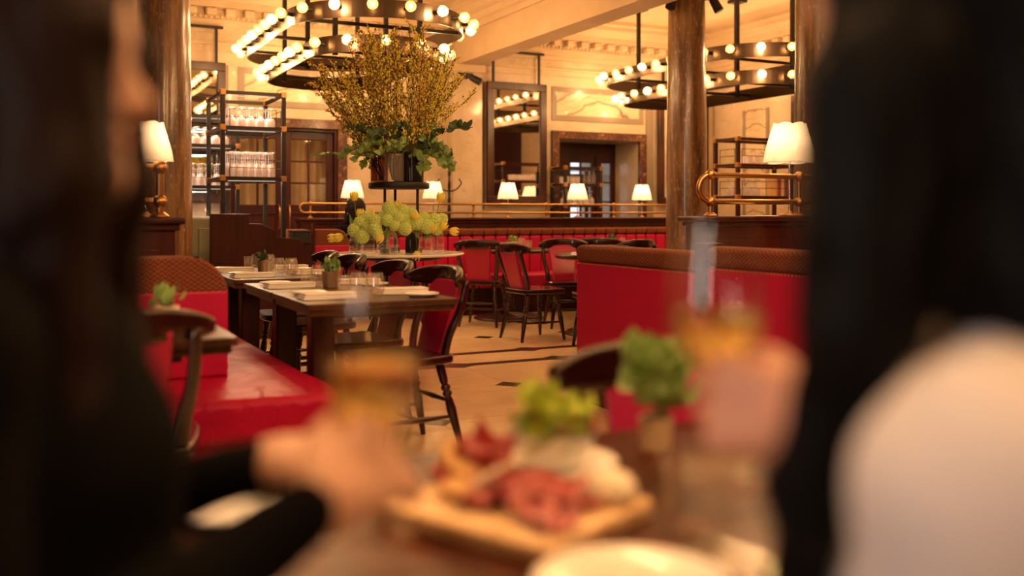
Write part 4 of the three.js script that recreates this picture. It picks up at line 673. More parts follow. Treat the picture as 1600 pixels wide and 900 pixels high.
{
  const up = V3(0, 1, 0); let first = null; const N = 74;
  for (let k = 0; k < N; k++) {
    const a = rr(0, 6.28), q = Math.pow(rnd(), 0.6), lx = Math.cos(a) * q, lz = Math.sin(a) * q * 0.75;
    const lean = dispX.clone().multiplyScalar(lx * 0.68 - 0.03).add(dispZ.clone().multiplyScalar(lz * 0.5)).add(up).normalize();
    const v = tallVases[Math.min(3, Math.floor((lx + 1) / 2 * 4))], [sg, bg, ug] = branchKinds[k % 7];
    const t = thing('flowering_branch', 'slender branch of tiny yellow blossom in the tall bouquet', 'branch', F(v[0] * 0.8 + rr(-0.03, 0.03), UP + 0.02, v[1] * 0.8 + rr(-0.03, 0.03)), 0, 'yellow flowering branches');
    t.quaternion.setFromUnitVectors(up, lean).multiply(new THREE.Quaternion().setFromAxisAngle(up, rr(0, 6.28))); const L = (1.5 - 0.28 * Math.abs(lx)) * rr(0.82, 1.06); t.scale.set(1.05, L / 1.05, 1.05);
    mesh('twig', sg, M.stem, t); stuff(mesh('blossom', bg, k % 5 === 3 ? M.blossom2 : M.blossom, t)); stuff(mesh('buds', ug, M.bud, t));
  }
}
// leafy eucalyptus-like stems around the vases
function leafyGeo(L, n, size) {
  const c = new THREE.CatmullRomCurve3([V3(0, 0, 0), V3(L * 0.3, L * 0.32, rr(-0.05, 0.05)), V3(L * 0.7, L * 0.42, rr(-0.08, 0.08)), V3(L, L * 0.34, rr(-0.1, 0.1))]), lv = [];
  for (let k = 0; k < n; k++) { const f = 0.18 + 0.82 * k / n, p = c.getPointAt(Math.min(1, f)), g = leafShape(size * rr(0.75, 1.25), size * 0.72 * rr(0.8, 1.2)); g.rotateX(rr(-0.6, 0.9)); g.rotateZ(rr(-1.5, 1.5)); g.rotateY(rr(0, 6.28)); lv.push(g.translate(p.x, p.y, p.z)); }
  return [tube(c.getPoints(8), 0.004, 16, 5), join(lv)];
}
const leafyKinds = Array.from({ length: 5 }, () => leafyGeo(0.46, 30, 0.088));
for (let k = 0; k < 40; k++) {
  const a = k / 40 * 6.28 + rr(-0.1, 0.1), t = thing('leafy_stem', 'leafy green stem round the necks of the tall vases', 'foliage stem', F(Math.cos(a) * 0.1, UP + 0.22 + rr(0, 0.12), Math.sin(a) * 0.08), Math.atan2(S45, C45) * -1 + a + rr(-0.3, 0.3), 'leafy stems in the tall bouquet');
  t.rotation.set(0, -a - Math.atan2(S45, C45) * 1, rr(-0.75, 0.7)); t.scale.setScalar(rr(0.6, 1.02));
  mesh('stalk', leafyKinds[k % 5][0], M.stem, t); stuff(mesh('leaves', leafyKinds[k % 5][1], k % 4 === 0 ? M.leafDark : M.leaf, t));
}
for (const [l, x, dir, m] of [['long leafy stem reaching out towards the glazed door', -0.12, 1, M.leaf], ['dark leafed stem reaching out towards the hung mirror', 0.14, -1, M.leafDark]]) {
  const t = thing('leafy_stem', l, 'foliage stem', F(x, UP + 0.22, 0.1), 0); const a = dir > 0 ? Math.PI : 0; t.rotation.set(0, a - Math.atan2(S45, C45) * 1, dir > 0 ? 0.0 : 0.25); t.scale.set(dir > 0 ? 1.62 : 1.45, dir > 0 ? 0.3 : 1.0, 1);
  mesh('stalk', leafyKinds[1][0], M.stem, t); stuff(mesh('leaves', leafyKinds[2][1], m, t));
}
// low vases with viburnum and tulips
const lowVases = [[-0.38, 0.30, 0.075, 0.19, 'slim', 'by the tulips nearest the glazed door'], [-0.06, 0.43, 0.105, 0.22, 'broad ribbed', 'in the middle of the marble table'], [-0.30, 0.1, 0.07, 0.2, 'narrow ribbed', 'behind the slim vase'], [0.30, 0.36, 0.075, 0.17, 'slim', 'with green stems, next to the broad ribbed vase'], [0.40, 0.2, 0.07, 0.22, 'narrow ribbed', 'at the mirror end of the marble table'], [0.14, 0.16, 0.06, 0.2, 'smoked narrow', 'behind the broad ribbed vase']];
for (const [x, z, r, h, k, w] of lowVases) { const t = thing('vase', k + ' glass vase ' + w, 'vase', F(x, FY0, z)); mesh('vase_body', ribbed([[0, 0], [r * 0.97, 0], [r, 0.01], [r * 0.98, h * 0.6], [r * 0.78, h * 0.88], [r * 0.6, h * 0.95], [r * 0.64, h], [r * 0.6, h], [r * 0.56, h * 0.95], [r * 0.74, h * 0.87], [r * 0.93, h * 0.6], [r * 0.94, 0.014], [0, 0.014]], /ribbed/.test(k) ? 26 : 12, /ribbed/.test(k) ? 0.025 : 0.006, 104), k[0] === 's' && k[1] === 'm' ? M.smokeGlass : M.glass, t); mesh('water', lathe([[0, 0.015], [r * 0.9, 0.016], [r * 0.9, h * 0.4], [0, h * 0.4]], 24), M.glass, t); }
const puff = (() => { const list = []; for (let k = 0; k < 70; k++) { const y = 1 - 2 * (k + 0.5) / 70, a = k * 2.39996, q = Math.sqrt(1 - y * y); list.push(new THREE.IcosahedronGeometry(0.0165, 0).translate(Math.cos(a) * q * 0.045, y * 0.045, Math.sin(a) * q * 0.045)); } list.push(new THREE.IcosahedronGeometry(0.045, 1)); return join(list); })();
const balls = [[-0.33, 1.06, 0.4], [-0.38, 0.985, 0.42], [-0.27, 1.1, 0.36], [-0.25, 1.02, 0.45], [-0.17, 1.07, 0.47], [-0.17, 1.0, 0.5], [-0.10, 1.12, 0.42], [-0.06, 1.2, 0.36], [-0.05, 1.08, 0.5], [-0.03, 1.15, 0.44], [0.05, 1.1, 0.48], [0.08, 1.17, 0.4], [0.02, 1.03, 0.52], [0.13, 1.08, 0.46], [0.17, 1.14, 0.4], [0.22, 1.06, 0.45], [0.12, 1.0, 0.52], [0.28, 1.1, 0.38], [0.32, 1.02, 0.44], [0.38, 1.08, 0.36], [0.41, 1.0, 0.38], [0.45, 1.09, 0.3], [-0.3, 0.93, 0.46], [-0.14, 0.95, 0.53]];
balls.sort((a, b) => a[0] - b[0]).forEach(([x, y, z], bi) => {
  const near = lowVases.reduce((b, q) => Math.hypot(q[0] - x, q[1] - z) < Math.hypot(b[0] - x, b[1] - z) ? q : b), t = thing('viburnum', 'round lime green snowball bloom, ' + ORD[bi] + ' counting from the glazed-door end', 'flower', F(x, y, z), 0, 'green snowball blooms'), s = rr(0.92, 1.3);
  const b = mesh('bloom', puff, M.viburnum, t); b.scale.setScalar(s); b.rotation.set(rr(0, 3), rr(0, 3), 0);
  const e = F(near[0], FY0 + 0.05, near[1]).sub(t.position); mesh('stem', tube([V3(0, 0, 0), e.clone().multiplyScalar(0.4).add(V3(e.x * 0.15, 0.0, e.z * 0.15)), F(near[0], FY0 + near[3], near[1]).sub(t.position), e], 0.003, 14, 5), M.greenStem, t);
});
const tulipGeo = (() => { const list = []; for (let k = 0; k < 6; k++) { const n = 6, pos = [], idx = []; for (let i = 0; i <= n; i++) { const f = i / n, w = 0.55 * Math.sin(Math.PI * Math.min(0.96, 0.12 + f * 0.86)) + 0.02, r = 0.006 + 0.024 * Math.sin(Math.PI * (0.08 + 0.72 * f)) + (k % 2) * 0.002; for (let j = -2; j <= 2; j++) { const a = k * Math.PI / 3 + j / 2 * w * 1.05; pos.push(Math.cos(a) * r, f * 0.07, Math.sin(a) * r); } } for (let i = 0; i < n; i++) for (let j = 0; j < 4; j++) { const a = i * 5 + j; idx.push(a, a + 5, a + 1, a + 1, a + 5, a + 6); } const g = new THREE.BufferGeometry(); g.setAttribute('position', new THREE.Float32BufferAttribute(pos, 3)); g.setIndex(idx); g.computeVertexNormals(); list.push(g); } return join(list); })();
const tulips = [[-0.40, 1.27, 0.28, 0.1, 0, 'tall upright'], [-0.34, 1.10, 0.3, 0.0, 0, 'upright'], [-0.24, 1.10, 0.34, -0.1, 0, 'short upright'], [-0.50, 0.93, 0.36, 1.9, 0, 'drooping'], [-0.56, 0.915, 0.33, 1.7, 0.4, 'outermost drooping'], [-0.36, 0.77, 0.47, 2.9, 0, 'hanging'], [0.02, 1.18, 0.3, 0.05, 0, 'tall middle'], [0.43, 1.26, 0.3, -0.25, 0, 'tall leaning'], [0.22, 1.07, 0.5, 0.2, 0, 'small'], [0.36, 0.96, 0.46, -0.3, 0, 'wide open'], [0.44, 1.0, 0.42, -0.9, 0, 'bent'], [0.53, 0.98, 0.34, -1.7, 0, 'outer bent'], [0.24, 0.79, 0.52, 2.9, 0, 'hanging'], [-0.09, 0.95, 0.56, 2.5, 0, 'tucked']];
for (const [x, y, z, tilt, yaw, how] of tulips) {
  const near = x < 0 ? (x < -0.2 ? lowVases[0] : lowVases[1]) : (x > 0.15 ? lowVases[x > 0.4 ? 4 : 3] : lowVases[1]), t = thing('tulip', how + ' yellow tulip ' + (x < -0.2 ? 'on the glazed-door end' : x > 0.15 ? 'on the mirror end' : 'in the middle') + ' of the display', 'flower', F(x, y, z), 0, 'yellow tulips');
  const h = mesh('flower_head', tulipGeo, M.tulip, t); const d = dispX.clone().multiplyScalar(-Math.sin(tilt)).add(V3(0, Math.cos(tilt), 0)).normalize(); h.quaternion.setFromUnitVectors(V3(0, 1, 0), d); h.scale.setScalar(1.35);
  const e = F(near[0], FY0 + 0.03, near[1]).sub(t.position), m = F(near[0], FY0 + near[3] + 0.05, near[1]).sub(t.position); mesh('stem', tube([V3(0, 0, 0), d.clone().multiplyScalar(-0.06), m.clone().lerp(d.clone().multiplyScalar(-0.1), 0.35).add(V3(0, 0.03, 0)), m, e], 0.0035, 20, 6), M.greenStem, t);
}
for (const [x, z, w, lx] of [[-0.38, 0.3, 'slim vase by the glazed door', -0.1], [0.30, 0.36, 'slim vase next to the broad ribbed one', 0.16], [0.33, 0.36, 'mirror end', 0.1], [0.24, 0.4, 'broad vase side', -0.1]]) { const t = thing('tulip_leaf', 'long green tulip leaf in the ' + w, 'leaf', F(x, FY0 + 0.14, z)); const g = leafShape(0.26, 0.05); g.rotateZ(-lx * 3); g.rotateY(-Math.atan2(S45, C45) * 1); mesh('blade', g, M.greenStem, t); }

// the display is arranged about the middle of its table top, at three quarters of the sizes written above
for (const o of scene.children.slice(firstOfDisplay)) { o.position.set(FT.x + (o.position.x - FT.x) * FS, FY + (o.position.y - FY0) * FS, FT.z + (o.position.z - FT.z) * FS); o.scale.multiplyScalar(FS); }
// ------------------------------------------------------------------ small booth table
{
  const t = pedestalTable('small oak booth table with green sprig, behind the pushed-in chair', 0.12, 3.34, 0.92, 0.5);
  herbPot('leafy green sprig in a small pot on the booth table', W(0.40, TT - 0.001, 3.38), 0.95, M.clay, M.leaf, 26);
  const m = solo('water_tumbler', 'clear tumbler on the booth table beside the sprig', 'glass', tumblerGeo, M.glass); m.position.copy(W(0.22, TT - 0.003, 3.36));
}
// ------------------------------------------------------------------ the diners' table
{
  const t = thing('dining_table', 'polished brown wooden table set before the two diners', 'table', W(0.79, 0, 1.125));
  const n = 6, w = 0.75 / n; for (let k = 0; k < n; k++) mesh('plank', bx(1.32, 0.032, w - 0.0015, 0, 0.734, -0.375 + w * (k + 0.5), 0.003), M.table, t);
  mesh('apron', bx(1.18, 0.07, 0.62, 0, 0.683, 0, 0.006), M.table, t);
  for (const x of [-0.53, 0.53]) { mesh('column', bx(0.12, 0.6, 0.12, x, 0.36, 0, 0.012), M.mahogany, t); mesh('foot', bx(0.12, 0.06, 0.56, x, 0.03, 0, 0.015), M.mahogany, t); }
}
const TY = 0.7505;
{ // serving board, cured ham, bread, cheese
  const turn = QT + Math.atan2(0.16, 0.206) * 1, P = (a, b, y) => Q(0.046 - 0.79 * a + 0.567 * b, y, 1.07 + 0.613 * a + 0.824 * b);   // a along the long edge, b across
  const t = thing('serving_board', 'pale wooden serving board with cured ham', 'board', P(0.14, 0.12, TY), 0); t.rotation.y = Math.atan2(-(P(1, 0, 0).z - P(0, 0, 0).z), P(1, 0, 0).x - P(0, 0, 0).x);
  mesh('board_slab', bx(0.28, 0.024, 0.24, 0, 0.012, 0, 0.006), M.board, t);
  for (let k = 0; k < 9; k++) {
    const g = new THREE.PlaneGeometry(0.11, 0.06, 26, 12), p = g.attributes.position, ph = rr(0, 6); for (let i = 0; i < p.count; i++) { const x = p.getX(i), y = p.getY(i); p.setXYZ(i, x * 0.8 + 0.01 * Math.sin(y * 60 + ph), (k === 2 || k === 5 ? 0.012 : 0.005) * Math.sin(x * 95 + ph) + 0.004 * Math.sin(y * 70 + ph) + 0.01 + 0.5 * Math.abs(y) * (k === 2 || k === 5 ? 0.8 : 0.05), y); } g.computeVertexNormals();
    const names = ['fold of cured ham at the corner of the board', 'fold of cured ham next to the corner', 'raised curl of cured ham by the wine glass hand', 'fold of cured ham in the board centre', 'slice of cured ham under the cheese', 'curl of cured ham at the far corner', 'slice of cured ham along the front edge', 'slice of cured ham by the soft cheese', 'topmost fold of cured ham'];
    const a = [0.06, 0.1, 0.235, 0.14, 0.07, 0.24, 0.15, 0.1, 0.18][k], b = [0.07, 0.11, 0.15, 0.13, 0.17, 0.2, 0.08, 0.14, 0.16][k];
    const m = solo('ham_slice', names[k], 'ham', muv(g, 1), M.ham, 'cured ham slices'); m.position.copy(P(a, b, TY + 0.026 + (k > 6 ? 0.007 : 0) + (k === 2 || k === 5 ? 0.02 : 0))); m.rotation.set(k === 2 || k === 5 ? 0.5 : 0.05, rr(0, 3.1), k === 2 ? 0.5 : 0);
  }
  for (const [k, a, b, h] of [['flat', 0.21, 0.09, 0], ['leaning', 0.25, 0.14, 0.02]]) { const s = new THREE.Shape(); s.absellipse(0, 0, 0.035, 0.024, 0, 6.283); const g = new THREE.ExtrudeGeometry(s, { depth: 0.008, bevelEnabled: true, bevelSize: 0.003, bevelThickness: 0.003, bevelSegments: 2 }); g.rotateX(-Math.PI / 2); const m = solo('bread_slice', k + ' toasted bread slice on the serving board', 'bread', muv(g), M.bread); m.position.copy(P(a, b, TY + 0.03 + h)); m.rotation.set(h ? 0.6 : 0, a * 20, 0); }
  const ch = lathe([[0, 0], [0.026, 0.0], [0.034, 0.008], [0.034, 0.02], [0.024, 0.034], [0.01, 0.04], [0, 0.041]], 28); const c = solo('soft_cheese', 'round soft white cheese on the serving board', 'cheese', ch, M.cheese); c.position.copy(P(0.035, 0.195, TY + 0.024));
}
{ // salad bowl on saucer
  const s = solo('saucer', 'white saucer under the herb salad bowl', 'saucer', plateGeo(0.1), M.china); s.position.copy(Q(0.065, TY, 1.49));
  const t = thing('salad_bowl', 'white china bowl heaped with green herbs', 'bowl', Q(0.062, TY + 0.007, 1.49));
  mesh('bowl_wall', lathe([[0, 0], [0.035, 0], [0.04, 0.004], [0.062, 0.03], [0.07, 0.056], [0.0685, 0.058], [0.06, 0.032], [0.036, 0.009], [0, 0.008]], 36), M.china, t);
  const sl = thing('herb_salad', 'loose lime and dark green leaves filling the white bowl', 'salad', Q(0.062, TY + 0.04, 1.49));
  stuff(mesh('lime_leaves', herbLeaves(40, 0.05, 0.06, 0.045, 0.04), M.leafLight, sl)); stuff(mesh('green_leaves', herbLeaves(34, 0.055, 0.04, 0.04, 0.035), M.leaf, sl)); stuff(mesh('red_leaves', herbLeaves(14, 0.058, 0.035, 0.04, 0.03), M.redSign, sl));
}
herbPot('upright green herb in a clay pot beyond the salad bowl', Q(0.243, TY, 1.62), 0.66, M.clay, M.leaf, 10);
{ const t = scene.children[scene.children.length - 1]; stuff(mesh('tall_leaves', herbLeaves(38, 0.045, 0.085, 0.06, 0.05).translate(0, 0.062, 0), M.leaf, t)); }
for (const [l, x, d, r] of [['white dinner plate at the table edge before the serving board', 0.125, 1.0, 0.105], ['white dinner plate beside the sleeves of the diner in black', -0.37, 1.3, 0.11]]) { const p = solo('dinner_plate', l, 'plate', plateGeo(r), M.china, 'dinner plates'); p.position.copy(Q(x, TY, d)); }
for (const [l, x, d] of [['clear water tumbler beside the serving board corner', 0.225, 1.2], ['clear water tumbler beyond the serving board, near the clay pot', 0.345, 1.38]]) { const t = thing('water_tumbler', l, 'glass', Q(x, TY - 0.003, d)); mesh('glass_wall', tumblerGeo, M.glass, t).scale.set(1.08, 1.15, 1.08); mesh('water', lathe([[0, 0.0165], [0.0305, 0.0166], [0.0345, 0.075], [0, 0.075]], 24), M.glass, t); }
{ const k = solo('knife', 'steel knife lying beside the dinner plate', 'knife', knifeG, M.steel); k.position.copy(Q(0.29, TY + 0.002, 1.1)); k.rotation.y = QT + 2.2; const f = solo('fork', 'steel fork lying beside the dinner plate', 'fork', forkG, M.steel); f.position.copy(Q(0.265, TY + 0.002, 1.07)); f.rotation.y = QT + 2.25; const f2 = solo('fork', 'steel fork resting across the serving board', 'fork', forkG, M.steel); f2.position.copy(Q(0.0, TY + 0.064, 1.3)); f2.rotation.y = QT + 1.0; f2.rotation.z = 0.1; }
// wine glasses held by the diners
const wineOut = [[0, 0], [0.034, 0], [0.0355, 0.002], [0.03, 0.004], [0.008, 0.009], [0.0045, 0.018], [0.0042, 0.06], [0.006, 0.078], [0.014, 0.086], [0.03, 0.1], [0.04, 0.122], [0.0425, 0.142], [0.040, 0.165], [0.0345, 0.195], [0.031, 0.216]];
const wineIn = [[0.0303, 0.216], [0.0337, 0.195], [0.0391, 0.165], [0.0415, 0.142], [0.039, 0.1225], [0.0292, 0.102], [0.013, 0.089], [0, 0.087]];
function wineGlass(label, pos, level, s) {
  const t = thing('wine_glass', label, 'wine glass', pos); mesh('glass_wall', lathe([...wineOut, ...wineIn], 40), M.glass, t);
  const body = wineIn.filter(([r, y]) => y < level).map(([r, y]) => [Math.max(0, r - 0.0006), y + 0.0006]).reverse(); const last = wineIn.find(([r, y]) => y < level); body.push([last[0] - 0.0006 + (level - last[1]) * 0.12, level], [0, level]);
  mesh('wine', lathe(body, 40), M.wine, t); t.scale.setScalar(s); return t;
}
const G1 = [-0.126, 0.857, 0.88], G2 = [0.181, 0.925, 0.85];
wineGlass('glass of amber wine in the hand of the diner in black', Q(...G1), 0.152, 1.03);
wineGlass('glass of amber wine raised by the diner in white', Q(...G2), 0.138, 1.0);
// ------------------------------------------------------------------ people
// smooth union of tapered capsules, meshed by surface nets
const sm = (a, b, k) => { const h = Math.max(0, Math.min(1, 0.5 + 0.5 * (b - a) / k)); return b + (a - b) * h - k * h * (1 - h); };
function cap(x, y, z, c) { const dx = c[3] - c[0], dy = c[4] - c[1], dz = c[5] - c[2], l = dx * dx + dy * dy + dz * dz; const t = l ? Math.max(0, Math.min(1, ((x - c[0]) * dx + (y - c[1]) * dy + (z - c[2]) * dz) / l)) : 0; return Math.hypot(x - c[0] - t * dx, y - c[1] - t * dy, z - c[2] - t * dz) - (c[6] + (c[7] - c[6]) * t); }
const C = (a, b, r1, r2 = r1, k = 0) => [a.x, a.y, a.z, b.x, b.y, b.z, r1, r2, k];
function nets(caps, cell, k0, warp) {
  const lo = [1e9, 1e9, 1e9], hi = [-1e9, -1e9, -1e9]; for (const c of caps) { const r = Math.max(c[6], c[7]) + cell * 2 + (warp ? 0.012 : 0); for (let i = 0; i < 3; i++) { lo[i] = Math.min(lo[i], c[i] - r, c[i + 3] - r); hi[i] = Math.max(hi[i], c[i] + r, c[i + 3] + r); } }
  const n = [0, 1, 2].map((i) => Math.ceil((hi[i] - lo[i]) / cell) + 2), f = new Float32Array(n[0] * n[1] * n[2]).fill(1);
  const sdf = (x, y, z) => { let d = 1e9; for (const c of caps) { const q = cap(x, y, z, c); d = d > 1e8 ? q : sm(d, q, c[8] || k0); } return warp ? d + warp(x, y, z) : d; };
  const id = (i, j, k) => i + n[0] * (j + n[1] * k);
  for (let k = 0; k < n[2]; k++) for (let j = 0; j < n[1]; j++) for (let i = 0; i < n[0]; i++) f[id(i, j, k)] = sdf(lo[0] + i * cell, lo[1] + j * cell, lo[2] + k * cell);
  const vi = new Int32Array(f.length).fill(-1), pos = [], nor = [], idx = [];
  for (let k = 0; k < n[2] - 1; k++) for (let j = 0; j < n[1] - 1; j++) for (let i = 0; i < n[0] - 1; i++) {
    let m = 0; const v = []; for (let q = 0; q < 8; q++) { const s = f[id(i + (q & 1), j + ((q >> 1) & 1), k + (q >> 2))]; v.push(s); if (s < 0) m++; } if (!m || m === 8) continue;
    let X = 0, Y = 0, Z = 0, c = 0; for (let a = 0; a < 8; a++) for (const b of [a | 1, a | 2, a | 4]) if (b !== a && v[a] < 0 !== v[b] < 0) { const t = v[a] / (v[a] - v[b]); X += (a & 1) + ((b & 1) - (a & 1)) * t; Y += ((a >> 1) & 1) + (((b >> 1) & 1) - ((a >> 1) & 1)) * t; Z += (a >> 2) + ((b >> 2) - (a >> 2)) * t; c++; }
    const x = lo[0] + (i + X / c) * cell, y = lo[1] + (j + Y / c) * cell, z = lo[2] + (k + Z / c) * cell, e = cell * 0.5; vi[id(i, j, k)] = pos.length / 3; pos.push(x, y, z);
    const g = [sdf(x + e, y, z) - sdf(x - e, y, z), sdf(x, y + e, z) - sdf(x, y - e, z), sdf(x, y, z + e) - sdf(x, y, z - e)], L = Math.hypot(...g) || 1; nor.push(g[0] / L, g[1] / L, g[2] / L);
  }
  const quad = (a, b, c, d, fl) => { if (a < 0 || b < 0 || c < 0 || d < 0) return; if (fl) idx.push(a, c, b, a, d, c); else idx.push(a, b, c, a, c, d); };
  for (let k = 1; k < n[2] - 1; k++) for (let j = 1; j < n[1] - 1; j++) for (let i = 1; i < n[0] - 1; i++) {
    const s = f[id(i, j, k)] < 0;
    if (s !== f[id(i + 1, j, k)] < 0) quad(vi[id(i, j - 1, k - 1)], vi[id(i, j, k - 1)], vi[id(i, j, k)], vi[id(i, j - 1, k)], !s);
    if (s !== f[id(i, j + 1, k)] < 0) quad(vi[id(i - 1, j, k - 1)], vi[id(i - 1, j, k)], vi[id(i, j, k)], vi[id(i, j, k - 1)], !s);
    if (s !== f[id(i, j, k + 1)] < 0) quad(vi[id(i - 1, j - 1, k)], vi[id(i, j - 1, k)], vi[id(i, j, k)], vi[id(i - 1, j, k)], !s);
  }
  const g = new THREE.BufferGeometry(); g.setAttribute('position', new THREE.Float32BufferAttribute(pos, 3)); g.setAttribute('normal', new THREE.Float32BufferAttribute(nor, 3)); g.setIndex(idx); return g;
}
function frame(y, zHint) { const Y = y.clone().normalize(), Z = zHint.clone().addScaledVector(Y, -zHint.dot(Y)).normalize(), X = Y.clone().cross(Z); return (o) => (x, yy, z) => o.clone().addScaledVector(X, x).addScaledVector(Y, yy).addScaledVector(Z, z); }
// hand: origin at the wrist, y along the fingers, z out of the back; side +1 puts the thumb on +x
function handCaps(L, side, curl, spread = 1) {
  const c = [], s = side, P = (x, y, z) => L(x * s, y, z);
  for (const [x, e] of [[0.027, 0.030], [0.010, 0.011], [-0.008, -0.010], [-0.022, -0.030]]) c.push(C(P(x * 0.8, 0.012, 0), P(e, 0.085, 0.002), 0.0145, 0.0125, 0.012));
  c.push(C(P(0, -0.05, 0), P(0, 0.02, 0), 0.024, 0.022, 0.02));
  const fl = [[0.031, 0.088, 0.072], [0.0105, 0.092, 0.08], [-0.0105, 0.088, 0.074], [-0.0305, 0.08, 0.058]];
  fl.forEach(([x, y, l], i) => { let a = curl[i], px = x, py = y, pz = 0; const fr = [0.45, 0.31, 0.24], r = [0.0098, 0.009, 0.0082, 0.007]; for (let k = 0; k < 3; k++) { const d = l * fr[k], nx = px + d * 0.06 * (x > 0 ? 1 : -1) * spread, ny = py + d * Math.cos(a), nz = pz - d * Math.sin(a); c.push(C(P(px, py, pz), P(nx, ny, nz), r[k], r[k + 1], 0.004)); px = nx; py = ny; pz = nz; a += curl[i] * 0.9 + 0.1; } });
  c.push(C(P(0.024, 0.022, -0.004), P(0.042, 0.052, -0.02), 0.0155, 0.0115, 0.008)); c.push(C(P(0.042, 0.052, -0.02), P(0.046, 0.082, -0.034), 0.0108, 0.0098, 0.004)); c.push(C(P(0.046, 0.082, -0.034), P(0.040, 0.104, -0.044), 0.0098, 0.0078, 0.004));
  return c;
}
function headCaps(L) { // y up, z forward
  const c = []; c.push(C(L(0, 0.045, -0.02), L(0, 0.05, 0.02), 0.083, 0.08, 0.03)); c.push(C(L(0, 0.01, 0.03), L(0, -0.05, 0.045), 0.066, 0.05, 0.03)); c.push(C(L(-0.035, -0.06, 0.03), L(0, -0.088, 0.075), 0.026, 0.02, 0.02)); c.push(C(L(0.035, -0.06, 0.03), L(0, -0.088, 0.075), 0.026, 0.02, 0.02));
  c.push(C(L(0, 0.01, 0.088), L(0, -0.026, 0.108), 0.009, 0.013, 0.012)); c.push(C(L(-0.012, -0.03, 0.095), L(0.012, -0.03, 0.095), 0.008, 0.008, 0.01)); c.push(C(L(-0.03, 0.03, 0.078), L(0.03, 0.03, 0.078), 0.014, 0.014, 0.016)); c.push(C(L(-0.016, -0.054, 0.088), L(0.016, -0.054, 0.088), 0.007, 0.007, 0.008)); c.push(C(L(-0.013, -0.066, 0.086), L(0.013, -0.066, 0.086), 0.0075, 0.0075, 0.006));
  for (const s of [-1, 1]) { c.push(C(L(s * 0.08, 0.02, -0.01), L(s * 0.084, -0.02, 0), 0.012, 0.009, 0.01)); c.push(C(L(s * 0.05, -0.02, 0.055), L(s * 0.045, -0.01, 0.06), 0.026, 0.022, 0.02)); }
  return c;
}
function person(label, o) {
  const t = thing('person', label, 'person', V3(0, 0, 0)), H = o.head, L = frame(V3(0, 1, 0), o.face)(H);
  const bodyCaps = [C(o.pelvis, o.chest, 0.11, 0.115, 0.05), C(o.sL, o.sR, 0.05, 0.05, 0.06), C(o.chest, o.neck, 0.06, 0.048, 0.05), C(o.neck, H.clone().add(V3(0, -0.02, 0)), 0.048, 0.046, 0.03)];
  for (const [S, E, Wt] of [[o.sL, o.eL, o.wL], [o.sR, o.eR, o.wR]]) bodyCaps.push(C(S, E, 0.042, 0.036, 0.04), C(E, Wt, 0.036, 0.025, 0.03));
  for (const [h, k, a] of o.legs) bodyCaps.push(C(h, k, 0.07, 0.052, 0.05), C(k, a, 0.05, 0.035, 0.03), C(a, a.clone().addScaledVector(o.face, 0.15).add(V3(0, -0.03, 0)), 0.034, 0.028, 0.02));
  const parts = [nets(bodyCaps, 0.013, 0.04), nets([...headCaps(L), C(H.clone().add(V3(0, -0.02, 0)), o.neck, 0.045, 0.047, 0.03)], o.fine || 0.0045, 0.02)];
  for (const h of o.hands) parts.push(nets(h, 0.0032, 0.008));
  mesh('body', join(parts), o.skin, t);
  for (const s of [-1, 1]) { const e = mesh('eye', ball(0.0115, 0, 0, 0, 12, 8).translate(...L(s * 0.031, 0.008, 0.0815).toArray()), M.paper, t); mesh('iris', ball(0.0058, 0, 0, 0, 10, 8).translate(...L(s * 0.031, 0.008, 0.0885).toArray()), M.hairRed, e); mesh('eyebrow', tube([L(s * 0.016, 0.034, 0.093), L(s * 0.032, 0.038, 0.089), L(s * 0.046, 0.032, 0.079)], 0.0028, 10, 6), M.hairBlack, t); }
  mesh('lips', tube([L(-0.021, -0.059, 0.087), L(-0.008, -0.057, 0.0965), L(0.008, -0.057, 0.0965), L(0.021, -0.059, 0.087)], 0.0045, 14, 8), M.lips, t);
  const top = [C(o.pelvis, o.chest, 0.135, 0.142, 0.06), C(o.sL, o.sR, 0.064, 0.064, 0.06), C(o.chest, o.chest.clone().lerp(o.neck, 0.55), 0.1, 0.07, 0.05)];
  for (const [S, E, Wt, r] of [[o.sL, o.eL, o.wL, o.rL], [o.sR, o.eR, o.wR, o.rR]]) top.push(C(S, E, r, r * 0.86, 0.04), C(E, E.clone().lerp(Wt, o.cuff), r * 0.86, r * 0.6, 0.03));
  mesh('blouse', nets(top, 0.011, 0.05, (x, y, z) => 0.003 * Math.sin(x * 40 + y * 23) * Math.sin(z * 37 + y * 31)), o.cloth, t);
  const tr = []; for (const [h, k, a] of o.legs) tr.push(C(h, k, 0.085, 0.066, 0.05), C(k, k.clone().lerp(a, 0.9), 0.064, 0.05, 0.03)); tr.push(C(o.legs[0][0], o.legs[1][0], 0.1, 0.1, 0.06)); mesh('trousers', nets(tr, 0.015, 0.05), M.blackCloth, t);
  mesh('hair', nets(o.hair(L, H), o.hairCell || 0.007, 0.035, (x, y, z) => 0.0035 * Math.sin(x * 150 + Math.sin(y * 30) * 2) * Math.sin(z * 140 + y * 20)), o.hairMat, t);
  return t;
}
const dir = (x, y, d) => Q(x, y, d).normalize();   // a direction in the diners' axis
